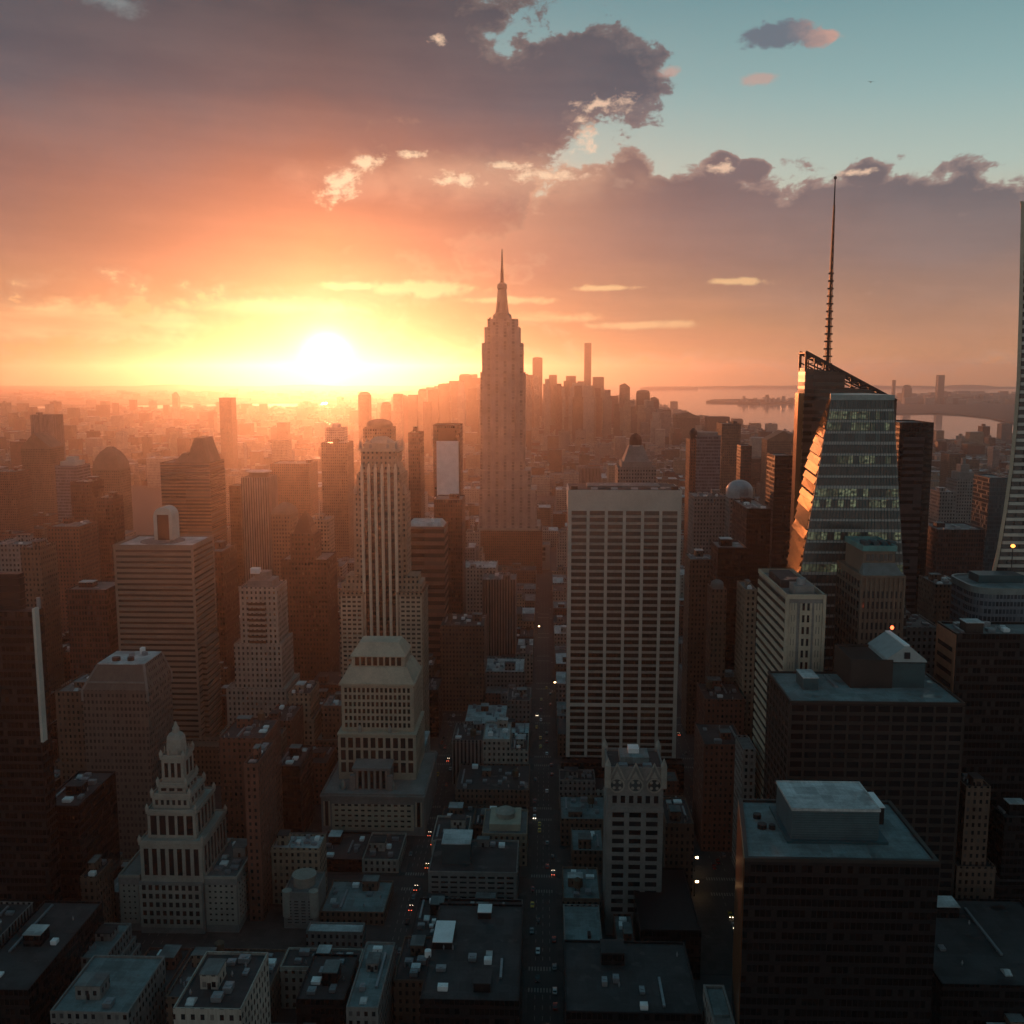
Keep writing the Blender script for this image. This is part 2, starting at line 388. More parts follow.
def water_tank(parent, x, y, z, s=1.0):
    mb = MB(); r = 2.0*s
    for a in range(4): 
        px, py = x+r*.7*cos(pi/4+a*pi/2), y+r*.7*sin(pi/4+a*pi/2); mb.box(px-.15, px+.15, py-.15, py+.15, z-.1, z+2.4*s, 1)
    mb.cyl(x, y, z+2.4*s, z+6*s, r, r*.96, 12, 0); mb.cyl(x, y, z+6*s, z+7.4*s, r*1.06, .1, 12, 0)
    return mb.build('water_tank', [WOOD, DARK], parent)
def roof_clutter(parent, x0, x1, y0, y1, z, wallm, seed, n=3, tank=True):
    rg = random.Random(seed); w, d = x1-x0, y1-y0; used = []
    def spot(bw, bd):
        for _ in range(30):
            cx = rg.uniform(x0+bw/2+1, x1-bw/2-1) if w > bw+2.2 else (x0+x1)/2; cyy = rg.uniform(y0+bd/2+1, y1-bd/2-1) if d > bd+2.2 else (y0+y1)/2
            if all(abs(cx-u[0]) > (bw+u[2])/2+.5 or abs(cyy-u[1]) > (bd+u[3])/2+.5 for u in used):
                used.append((cx, cyy, bw, bd)); return cx, cyy
        return None
    if min(w, d) < 5: return []
    feats = []
    bw, bd, bh = min(w*.45, rg.uniform(5,10)), min(d*.45, rg.uniform(5,9)), rg.uniform(3,5.5)
    p = spot(bw, bd)
    if p:
        cm = rg.choice([ROOF_T, ROOF_D, ROOF_W, ROOF_T]); mb = MB().box(p[0]-bw/2, p[0]+bw/2, p[1]-bd/2, p[1]+bd/2, z-.1, z+bh, 0)
        mb.box(p[0]-bw/2-.2, p[0]+bw/2+.2, p[1]-bd/2-.2, p[1]+bd/2+.2, z+bh, z+bh+.35, 1)
        mb.box(p[0]-.6, p[0]+.6, p[1]-bd/2-.06, p[1]-bd/2+.1, z, z+2.2, 2)
        mb.build('penthouse', [wallm, cm, DARK], parent); feats.append('white roofed penthouse' if cm is ROOF_W else ('dark roofed penthouse' if cm is ROOF_D else 'grey penthouse'))
    for k in range(n):
        aw, ad, ah = rg.uniform(1.6,4.2), rg.uniform(1.6,4), rg.uniform(1.0,2.2); q = spot(aw, ad)
        if q:
            wt_ = rg.random() < .3
            mb = MB().box(q[0]-aw/2, q[0]+aw/2, q[1]-ad/2, q[1]+ad/2, z+.3, z+ah); mb.box(q[0]-aw/2+.2, q[0]+aw/2-.2, q[1]-ad/2+.2, q[1]+ad/2-.2, z-.05, z+.3)
            mb.cyl(q[0], q[1], z+ah, z+ah+.25, min(aw,ad)*.35, None, 10)
            mb.build('air_unit', WHITEP if wt_ else METAL, parent)
    if w > 9 and d > 9 and n > 1:
        ln = rg.uniform(.35, .6)*d; q = spot(1.2, ln)
        if q:
            mb = MB().box(q[0]-.45, q[0]+.45, q[1]-ln/2, q[1]+ln/2, z+.35, z+1.1)
            for k in range(4): mb.box(q[0]-.5, q[0]+.5, q[1]-ln/2+ln*(k+.4)/4, q[1]-ln/2+ln*(k+.4)/4+.25, z-.05, z+.36)
            mb.build('duct', METAL, parent)
        for k in range(rg.randint(1, 4)):
            q = spot(.9, .9)
            if q: MB().cyl(q[0], q[1], z-.05, z+rg.uniform(.8, 1.8), .3, .3, 8).cyl(q[0], q[1], z+.7, z+1.9, .45, .1, 8).build('vent_pipe', METAL, parent)
        q = spot(2.6, 4.2)
        if q and rg.random() < .5: MB().box(q[0]-1.3, q[0]+1.3, q[1]-2.1, q[1]+2.1, z-.05, z+.5).xprism([(q[1]-2.1, z+.5), (q[1]+2.1, z+.5), (q[1], z+1.5)], q[0]-1.2, q[0]+1.2).build('skylight', ROOF_W, parent, fix=True)
    if tank and rg.random() < .6:
        q = spot(5, 5)
        if q: water_tank(parent, q[0], q[1], z); feats.append('wooden water tank')
    return feats

HERO = []          # (x0,x1,y0,y1 footprint, pixel box left,right,lowest visible row, name) : later fill keeps clear of these
def reserve(x0, x1, y0, y1, vis, short=None, top=None):
    q = [proj(x, y, 10) for x in (x0, x1) for y in (y0, y1)]
    HERO.append(dict(x0=min(x0,x1), x1=max(x0,x1), y0=y0, y1=y1, vis=vis, short=short, top=top, pl=min(a[0] for a in q), pr=max(a[0] for a in q)))

# ================================================================ ground, water, far shores
def flat(name, pts, z, mat, depth=0.0):
    mb = MB(); n = len(pts)
    if depth: mb.prism(pts, z-depth, z)
    else: mb.add([(p[0], p[1], z) for p in pts], [tuple(range(n))])
    o = mb.build(name, mat, fix=bool(depth)); o['kind'] = 'structure'; return o
def watermat():
    m, K, b = newmat('bay_water'); co = objco(K); x, y, z = K.sep(co)
    b.inputs['Base Color'].default_value = (.14,.15,.155,1); b.inputs['Roughness'].default_value = .08; b.inputs['Specular IOR Level'].default_value = .5
    bp = K.n.new('ShaderNodeBump'); bp.inputs['Strength'].default_value = .03; bp.inputs['Distance'].default_value = 6
    K.put(bp.inputs['Height'], K.noise(K.xyz(x*.012, y*.006, 0), 1, 6, .6)); K.l.new(bp.outputs[0], b.inputs['Normal'])
    return m
WATER = watermat()
LAND = plain('distant_land', (.075,.062,.055), .95, 0, .45, .004, .1)
FAR = 22000.0
land_px = [(1180,446),(1000,441),(968,447),(940,443),(880,447),(800,438),(760,431),(700,420),(655,404),(600,398),(540,396),(470,398),(400,401),(330,406),(250,411),(100,410),(30,413),(-120,414)]
shore = [at_z(*p) for p in land_px]
def asphaltmat():
    m, K, b = newmat('street_asphalt'); co = objco(K); x, y, z = K.sep(co)
    n = K.noise(co, .05, 6, .6); n2 = K.noise(co, 1.5, 4, .6); tr = K.noise(K.xyz(x*.9, y*.02, 0), 1, 3)
    f = K.ss(.3, .7, n*.5+n2*.25+tr*.25)
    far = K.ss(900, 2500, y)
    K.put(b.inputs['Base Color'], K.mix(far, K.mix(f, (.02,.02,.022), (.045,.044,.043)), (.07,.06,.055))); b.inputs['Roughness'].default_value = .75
    return m
ASPH = asphaltmat()
flat('water', [(-24000,-300),(24000,-300),(24000,FAR),(-24000,FAR)], -3.0, WATER)
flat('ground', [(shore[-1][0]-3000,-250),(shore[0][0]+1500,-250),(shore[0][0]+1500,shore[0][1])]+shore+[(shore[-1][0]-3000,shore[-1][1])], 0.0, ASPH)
flat('far_shore_land', [(-21000,5200)]+[at_z(*p) for p in [(-160,406),(30,405.5),(170,404),(300,402.5),(420,399.5),(480,397),(500,392)]]+[(-1500,FAR-300),(-21000,FAR-300)], 4.0, LAND, 6)
flat('river_shore_land', [at_z(*p) for p in [(1250,440),(1100,430),(1010,423),(990,418),(962,415),(930,413.5),(895,414)]]+[at_z(*p) for p in [(872,404),(895,395),(950,392),(1000,394),(1100,394)]]+[(15000,9000)], 4.0, LAND, 6)
flat('harbour_island', [at_z(*p) for p in [(706,402.5),(760,403.5),(800,403),(800,400.5),(740,400),(712,400.5)]], 12.0, LAND, 14)
flat('bay_island', [at_z(*p) for p in [(640,389.5),(698,389),(690,388),(650,388)]], 30.0, LAND, 32)
def hill(name, y0, pts, h, seed):
    """a long low ridge: one sheet with an uneven crest"""
    rg = random.Random(seed); mb = MB(); n = 60; x0, x1 = pts
    hs = [h*(.45+.55*abs(sin(i*.21+seed)+.5*sin(i*.53+seed*2))/1.5)*min(1, 6*i/n, 6*(n-i)/n) for i in range(n+1)]
    vs = []
    for i in range(n+1):
        x = x0+(x1-x0)*i/n
        vs += [(x, y0, 0), (x, y0+900, hs[i]), (x, y0+2200, 0)]
    fs = []
    for i in range(n): fs += [(3*i,3*i+3,3*i+4,3*i+1),(3*i+1,3*i+4,3*i+5,3*i+2)]
    mb.add(vs, fs); o = mb.build(name, LAND); o['kind'] = 'structure'
hill('far_hills', 17500, (-9500, -600), 70, 1)
hill('far_ridge', 18500, (2500, 9500), 60, 4)

# ---- the street grid near the camera: avenues run along Y, side streets along X
AVE = [(-560,24),(-430,22),(-300,22),(-180,22),(-67,16),(0,18),(96,28),(232,24),(370,24),(510,24)]
STREET0, STEP, SW = 318, 82, 15
SIDE = roofmat('pavement_concrete', (.055,.054,.053))
PAINT = plain('road_paint', (.2,.195,.18), .7, 0, .4, .8)
def blocks():
    out = []
    for (xa, wa), (xb, wb) in zip(AVE[:-1], AVE[1:]):
        for k in range(-2, 11):
            y0 = STREET0+k*STEP+SW/2; y1 = y0+STEP-SW
            out.append((xa+wa/2-2.6, xb-wb/2+2.6, y0-1.8, y1+1.8))
    return out
BLOCKS = blocks()
mb = MB()
for (x0, x1, y0, y1) in BLOCKS: mb.prism([(x0+2,y0),(x1-2,y0),(x1,y0+2),(x1,y1-2),(x1-2,y1),(x0+2,y1),(x0,y1-2),(x0,y0+2)], -.05, .14)
o = mb.build('pavement', SIDE); o['kind'] = 'structure'
mb = MB()
for xa, wa in AVE[2:9]:
    w = wa/2-2.6
    for k in range(150):
        y = 260+k*7.0
        if (y-STREET0) % STEP < SW/2+3 or (y-STREET0) % STEP > STEP-SW/2-3: continue
        for f in (-.5, 0, .5): mb.box(xa+f*w*1.0-.12, xa+f*w*1.0+.12, y, y+3, .004, .008)
    for k in range(0, 10):
        yc = STREET0+k*STEP
        for s in (-1, 1):
            n = int(w*2/1.3)
            for i in range(n): mb.box(xa-w+i*1.3+.2, xa-w+i*1.3+.85, yc+s*(SW/2+.2)-1.5, yc+s*(SW/2+.2)+1.5, .004, .008)
o = mb.build('road_markings', PAINT); o['kind'] = 'structure'

# ---- the haze of the evening air: one closed box round everything
mh = bpy.data.materials.new('evening_haze'); mh.use_nodes = True; th = mh.node_tree; th.nodes.clear()
pv = th.nodes.new('ShaderNodeVolumePrincipled'); oh = th.nodes.new('ShaderNodeOutputMaterial'); th.links.new(pv.outputs[0], oh.inputs['Volume'])
pv.inputs['Color'].default_value = (.90,.87,.88,1); pv.inputs['Density'].default_value = .70e-4; pv.inputs['Anisotropy'].default_value = .85
try: mh.cycles.homogeneous_volume = True
except Exception: pass
hz = MB().box(-26000, 26000, -600, 22600, -10, 448).build('haze', mh); hz['kind'] = 'stuff'; hz['label'] = 'warm evening haze over the city'

# ================================================================ wall materials
F_STONE = facade('pale_limestone_wall', (.36,.33,.29), wu=3.0, wv=3.7, fu=.42, fv=.5)
F_GREY = facade('grey_stone_wall', (.22,.21,.20), wu=2.8, wv=3.6, fu=.45, fv=.5)
F_BROWN = facade('brown_brick_wall', (.15,.10,.075), wu=2.6, wv=3.5, fu=.42, fv=.5)
F_RED = facade('red_brick_wall', (.17,.075,.055), wu=2.7, wv=3.4, fu=.4, fv=.48)
F_BEIGE = facade('beige_brick_wall', (.30,.24,.18), wu=2.9, wv=3.5, fu=.42, fv=.5)
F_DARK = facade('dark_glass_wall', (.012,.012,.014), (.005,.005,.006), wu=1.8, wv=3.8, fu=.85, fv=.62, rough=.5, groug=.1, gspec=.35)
F_DRED = facade('dark_red_wall', (.06,.022,.018), wu=2.0, wv=3.7, fu=.6, fv=.6, rough=.5)
F_BAND = facade('banded_brown_wall', (.24,.19,.15), wu=400, wv=3.9, fu=1.1, fv=.45)
F_STRIPE = facade('pier_striped_wall', (.21,.19,.18), wu=2.4, wv=400, fu=.45, fv=1.1)
F_BLUE = facade('blue_grey_glass_wall', (.13,.16,.19), (.03,.045,.06), wu=1.7, wv=3.7, fu=.75, fv=.6, rough=.4)
F_TEAL = facade('dark_teal_glass_wall', (.02,.06,.075), (.01,.04,.055), wu=1.8, wv=3.8, fu=.8, fv=.7, rough=.3)
P_STONE = plain('limestone', (.34,.315,.275), .85, 0, .22, .08)
P_GREYST = plain('grey_stone', (.225,.22,.21), .85, 0, .25, .08)
P_WHITE = plain('white_precast', (.50,.47,.42), .8, 0, .15, .08)
P_IVORY = plain('ivory_stone', (.62,.55,.44), .8, 0, .15, .08)
P_BEIGE = plain('beige_precast', (.46,.39,.30), .8, 0, .2, .08)
P_BROWN = plain('brown_stone', (.17,.125,.095), .85, 0, .25, .08)
P_DBROWN = plain('dark_bronze_cladding', (.032,.028,.026), .55, .1, .25, .08)
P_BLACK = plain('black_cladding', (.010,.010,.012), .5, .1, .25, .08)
P_RED = plain('dark_red_cladding', (.10,.035,.025), .7, 0, .25, .08)
P_TEAL = plain('teal_copper', (.10,.27,.27), .6, .1, .35, .2)
P_TEALD = plain('dark_teal_panel', (.03,.085,.10), .5, .1, .2, .2)
P_FILM = plain('orange_brown_panel', (.30,.12,.05), .35, .3, .3, .1)
REDLAMP = plain('red_lamp_glass', (.3,.02,.01), .4, emit=(1,.12,.04), es=5)
WARMLAMP = plain('warm_lamp_glass', (.5,.3,.1), .4, emit=(1,.36,.07), es=3.2)
LIT = [glassmat('x%d' % i, (.05,.06,.05)) for i in range(1)]

def lit_mat(name, c, s):
    m, K, b = newmat(name); n = K.n.new('ShaderNodeObjectInfo'); r = E(K, n.outputs['Random'])
    b.inputs['Base Color'].default_value = (.05,.06,.05,1); b.inputs['Roughness'].default_value = .15
    b.inputs['Emission Color'].default_value = tuple(c)+(1,); co = objco(K); x, y, z = K.sep(co)
    K.put(b.inputs['Emission Strength'], (K.m('POWER', r, 1.5)*.8+.2)*K.ss(.3, .7, K.noise(K.xyz(x*.5+r*50, z*.8, r*9), 1, 2))*s); return m
LITW = lit_mat('lit_office_window', (.75,.88,.50), .20)

def simple(name, label, xl, xr, yt, Y, depth, wallm, vis, group=None, roof=ROOF_T, seed=0, clutter=2, tank=False, short=None, base=None, cap=None, X=None):
    """a shaft with its own roof slab, parapet and roof boxes; base = list of wider lower blocks (dl, dr, df, pixel row of its top)"""
    X0, Z = at_y(xl, yt, Y); X1, _ = at_y(xr, yt, Y)
    t = thing(name, label, 'building', ((X0+X1)/2, Y, 0), group)
    zb = 0; bl = []
    for (dl, dr, df, row) in (base or []):
        zt = at_y((xl+xr)/2, row, Y-df)[1]; bl.append((X0-dl, X1+dr, Y-df, Y+depth+df*.5, zt))
    mb = MB(); mb.box(X0, X1, Y, Y+depth, 0, Z-.6); parapet(mb, X0, X1, Y, Y+depth, Z-.6, 1.0)
    mb.build('wall', wallm, t)
    for b in bl:
        m2 = MB(); m2.box(b[0], b[1], b[2], b[3], 0, b[4]); parapet(m2, b[0], b[1], b[2], b[3], b[4], .9); m2.build('base', wallm, t)
    r = MB().box(X0+.5, X1-.5, Y+.5, Y+depth-.5, Z-.6, Z-.45).build('roof', roof, t)
    if clutter: roof_clutter(r, X0+1, X1-1, Y+1, Y+depth-1, Z-.45, wallm, seed or int(xl*7+yt), clutter, tank)
    allb = [(X0, X1, Y, Y+depth)]+[b[:4] for b in bl]
    reserve(min(b[0] for b in allb), max(b[1] for b in allb), min(b[2] for b in allb), max(b[3] for b in allb), vis if isinstance(vis, list) else [(xl, xr, vis)], short or label, yt)
    return t, (X0, X1, Y, Y+depth, Z)

# ================================================================ 1. the great stepped tower with the mast (centre)
def great_tower():
    Y = 1300; X = lambda p: at_y(p, 400, Y)[0]; z = lambda r: at_y(501, r, Y)[1]
    t = thing('stepped_skyscraper', 'tall stepped stone skyscraper with a needle mast in the centre of the skyline', 'skyscraper', (X(501), Y+20, 0))
    W = facade('skyscraper_stone', (.36,.30,.27), (.17,.14,.125), wu=10.5, wv=4.2, fu=.34, fv=.8, groug=.5, gspec=.2)
    D = 44
    mb = MB(); mb.box(X(482), X(523), Y, Y+D, 0, z(343)); mb.box(X(480), X(525), Y+6, Y+D-6, 0, z(372))
    mb.box(X(489.5), X(515.5), Y-3, Y+D+3, 0, z(372)); mb.box(X(484.5), X(520), Y+3, Y+D-3, z(343), z(327)); mb.build('shaft', W, t)
    mb = MB(); mb.box(X(487.5), X(517.5), Y+6, Y+D-6, z(327), z(318.5)); mb.box(X(489), X(491), Y+7, Y+10, z(318.5), z(317)); mb.build('observation_deck', W, t)
    for (a, b, r, f) in [(478, 541, 525, 10), (480, 531, 470, 5), (479, 537, 489, 8)]:
        m2 = MB().box(X(a), X(b), Y-f, Y+D+f, 0, z(r)); m2.build('setback_wing', W, t)
    bb = MB().box(X(476.5), X(543), Y-14, Y+D+14, 0, z(529)); bb.build('base', F_RED, t); MB().box(X(476), X(541), Y-14.5, Y+D+14.5, z(529), z(527)).build('base_cornice', P_STONE, t)
    cx, cyy = X(501.5), Y+D/2
    mast = MB(); mast.lathe(cx, cyy, [(13, z(318.6)), (12, z(314)), (9, z(312)), (7.6, z(304)), (6.2, z(292)), (5.6, z(288)), (6.6, z(287)), (6.2, z(283)), (3.2, z(281))], 16)
    for a in range(4):
        u, v = cos(pi/4+a*pi/2), sin(pi/4+a*pi/2); mast.box(cx+u*8-1.2, cx+u*8+1.2, cyy+v*8-1.2, cyy+v*8+1.2, z(318.6), z(301))
    ms = mast.build('mast', plain('mast_metal', (.24,.20,.17), .5, .4, .2, .05), t)
    MB().lathe(cx, cyy, [(2.4, z(281)), (1.9, z(268)), (1.5, z(266)), (1.1, z(256)), (.55, z(247))], 8).build('antenna', DARK, ms)
    # rim of windows on the deck
    for k in (494, 508): MB().box(X(k)-1.5, X(k)+1.5, Y+5.8, Y+6.2, z(325), z(322)).build('window', GLB, t)
    reserve(X(476), X(543), Y-14, Y+D+14, [(478, 541, 530)], 'the needle-topped skyscraper')
great_tower()

# ================================================================ 2. art deco tower with white piers and the mansard block in front of it
def deco_tower():
    Y = 655; X = lambda p, r=560: at_y(p, r, Y)[0]; z = lambda r, p=380: at_y(p, r, Y)[1]
    t = thing('art_deco_tower', 'slender pale art deco tower with white piers and dark stripes, ornate stepped crown', 'skyscraper', (X(380), Y+16, 0))
    D = 30
    w = MB()
    w.box(X(358), X(402.5), Y+2, Y+D, 0, z(474)); w.box(X(353), X(406), Y+5, Y+D-3, 0, z(495)); w.box(X(362), X(398), Y+4, Y+D-4, z(474), z(452))
    w.frustum((X(359.5), X(401), Y+3, Y+D-2), z(474), (X(364), X(397), Y+5, Y+D-5), z(460))
    w.build('wall', F_BEIGE, t)
    for i, (a, b) in enumerate([(338.5, 364), (397, 423)]):
        m2 = MB(); m2.box(X(a), X(b), Y-1, Y+D-4, 0, z(592)); m2.box(X(a)+1.5, X(b)-1.5, Y+1, Y+D-6, z(592), z(584)); m2.box(X(a)+4, X(b)-4, Y+3, Y+D-9, z(584), z(577))
        m2.box(X(a)-.5, X(b)+.5, Y-1.5, Y+D-3.5, z(594), z(592)); m2.build('wing', F_BEIGE, t)
    # white piers with dark strips between
    n = 5; x0, x1 = X(363.5), X(396.5); bw = (x1-x0)/n
    p = MB()
    for i in range(n+1):
        xx = x0+i*bw; p.box(xx-.9, xx+.9, Y-.4, Y+2.2, 0, z(470)); p.frustum((xx-.9, xx+.9, Y-.4, Y+2.2), z(470), (xx-.3, xx+.3, Y+1, Y+2.2), z(464))
    p.build('pier', P_IVORY, t)
    for i in range(n):
        xx = x0+i*bw; me = MB().box(xx+.95, xx+bw-.95, Y+1.6, Y+2.05, 20, z(473)).build('window_strip', facade('deco_strip', (.10,.06,.045), (.012,.01,.01), wu=400, wv=3.6, fu=1.1, fv=.6), t)
    rel = Facade(t)
    rel.grid('f', X(340), X(362), Y-1, 30, z(596), 4, 26, 1.1, 1.7, .35, GLB)
    rel.grid('f', X(399), X(421.5), Y-1, 30, z(596), 4, 26, 1.1, 1.7, .35, GLB, pr=.5)
    rel.done([P_BEIGE], 'facade_frame')
    # crown: stepped band, corner finials, little pavilion
    c = MB(); c.box(X(360), X(400), Y+2.5, Y+D-2.5, z(452), z(449)); c.box(X(365), X(395), Y+6, Y+D-6, z(449), z(444)); c.box(X(364), X(396), Y+5.5, Y+D-5.5, z(444.6), z(443.6))
    c.frustum((X(367), X(392), Y+8, Y+D-8), z(443.6), (X(374), X(385), Y+12, Y+D-12), z(438))
    cr = c.build('crown', P_BEIGE, t)
    for (px, yy) in [(362, Y+3.5), (398, Y+3.5), (371, Y+7), (388, Y+7), (362, Y+D-4), (398, Y+D-4)]:
        MB().lathe(X(px), yy, [(1.3, z(449.2)), (1.5, z(446)), (1.0, z(444)), (.2, z(440))], 8).build('finial', P_STONE, cr)
    for (px) in (355.5, 404): MB().lathe(X(px), Y+7, [(1.5, z(495.2)), (1.7, z(491)), (.9, z(488)), (.2, z(485))], 8).build('finial', P_STONE, t)
    reserve(X(337), X(424), Y-2, Y+D, [(338, 425, 690)], 'the art deco tower with white piers')
deco_tower()

def mansard_block():
    t = thing('mansard_office_block', 'pale stone office block with a mansard roof stepping down to a columned terrace', 'building', (at_y(376, 797, 533)[0], 533, 0))
    a = lambda p, r, Y: at_y(p, r, Y)
    Y0 = 533; xl, zp = a(321, 797, Y0); xr, _ = a(424, 797, Y0); zc = a(370, 789, Y0)[1]
    w = MB(); w.box(xl, xr, Y0, Y0+66, 0, zp); w.box(xl-.6, xr+.6, Y0-.6, Y0+66.6, zp, zp+1.2); parapet(w, xl, xr, Y0, Y0+66, zp+1.2, 1.2, .6)
    w.build('base', P_GREYST, t)
    rel = Facade(t); rel.grid('f', xl+6, xr-6, Y0, 3, zp-4, 12, 5, 1.6, 2.0, .35, GL)
    rel.grid('f', xl+1.2, xl+5, Y0, zp-17, zp-2.5, 1, 1, .9, 0, .5, GL); rel.grid('f', xr-5, xr-1.2, Y0, zp-17, zp-2.5, 1, 1, .9, 0, .5, GL)
    # columned terrace front
    Y1 = 541; c0, c1 = a(353, 785, Y1)[0], a(390, 785, Y1)[0]; zt = a(370, 771, Y1)[1]; z0 = zp+1.2
    tb = MB(); tb.box(c0, c1, Y1+1.6, Y1+14, z0, zt); tb.box(c0-.5, c1+.5, Y1, Y1+14.5, zt, zt+1.6)
    for s in (-1, 1):
        xx = (c0 if s < 0 else c1); tb.box(xx-1.6, xx+1.6, Y1-1.2, Y1+2, z0, zt-2.5)
    tr = tb.build('terrace_pavilion', P_GREYST, t)
    n = 6
    for i in range(n):
        xx = c0+2.2+(c1-c0-4.4)*i/(n-1); MB().cyl(xx, Y1+.9, z0, zt, .55, .48, 10).build('column', P_STONE, tr)
    for i in range(n-1):
        xx = c0+2.2+(c1-c0-4.4)*(i+.5)/(n-1); MB().box(xx-.8, xx+.8, Y1+1.4, Y1+1.62, z0+.2, zt-.5).build('window', GL, tr)
    for px in (343, 392.5):
        xx = a(px, 780, Y1+1)[0]; MB().lathe(xx, Y1+1, [(1.4, z0), (1.6, z0+2.5), (1.0, z0+4), (.3, z0+5.5)], 8).build('finial', P_STONE, t)
    # tall-windowed tier
    Y2 = 556; xl2, z2 = a(338, 735, Y2); xr2, _ = a(415.5, 735, Y2)
    w = MB(); w.box(xl2, xr2, Y2, Y2+40, z0, z2); w.box(xl2-.5, xr2+.5, Y2-.5, Y2+40.5, z2, z2+1); w.build('wall', P_BEIGE, t)
    rel.grid('f', xl2, xr2, Y2, z2-24, z2-1.5, 10, 3, 1.5, 1.4, .5, GL, pr=-1)
    rel.grid('r', Y2, Y2+40, xr2, z2-24, z2-1.5, 9, 3, 1.6, 1.4, .4, GL)
    # upper tier
    Y3 = 560; xl3, z3 = a(341, 685, Y3); xr3, _ = a(413, 685, Y3); zb = z2+1
    w = MB(); w.box(xl3, xr3, Y3, Y3+34, zb, z3); w.build('wall', P_BEIGE, t)
    rel.grid('f', xl3+.8, xr3-.8, Y3, zb+1, z3-1.6, 15, 6, 1.1, 1.5, .35, GLB, pr=1)
    rel.grid('r', Y3, Y3+34, xr3, zb+1, z3-1.6, 10, 6, 1.2, 1.5, .35, GLB)
    for px in (360, 390):
        xx = a(px, 728, Y3-1)[0]; MB().lathe(xx, Y3-1.6, [(1.1, zb), (1.3, zb+2.2), (.7, zb+3.4), (.2, zb+4.6)], 8).build('finial', P_STONE, t)
    # mansard: eave, flared slope, dark band of dormers, upper slope
    zA = z3; zB = a(370, 668, Y3+2)[1]; zC = a(370, 656, Y3+6)[1]; zD = a(370, 643, Y3+8)[1]
    e = (xl3-1.2, xr3+1.2, Y3-1.2, Y3+35.2)
    m = MB(); m.box(e[0], e[1], e[2], e[3], zA, zA+1.3); m.frustum((xl3-.6, xr3+.6, Y3-.6, Y3+34.6), zA+1.3, (xl3+4, xr3-4, Y3+4, Y3+30), zB)
    m.box(xl3+5.5, xr3-5.5, Y3+5.5, Y3+28.5, zB, zC); m.frustum((xl3+4.6, xr3-4.6, Y3+4.6, Y3+29.4), zC, (xl3+9.5, xr3-9.5, Y3+10, Y3+24), zD)
    rf = m.build('mansard_roof', plain('weathered_roof_stone', (.46,.40,.31), .8, 0, .25, .1), t)
    for i in range(8):
        xx = xl3+7+(xr3-xl3-14)*(i+.5)/8; MB().box(xx-1.2, xx+1.2, Y3+5.3, Y3+5.7, zB+.5, zC-.6).build('dormer_window', GLB, rf)
    rel.done([P_BEIGE], 'facade_frame')
    reserve(xl-1, xr+1, Y0-1, Y0+67, [(320, 425, 834)], 'the mansard-roofed stone block')
mansard_block()

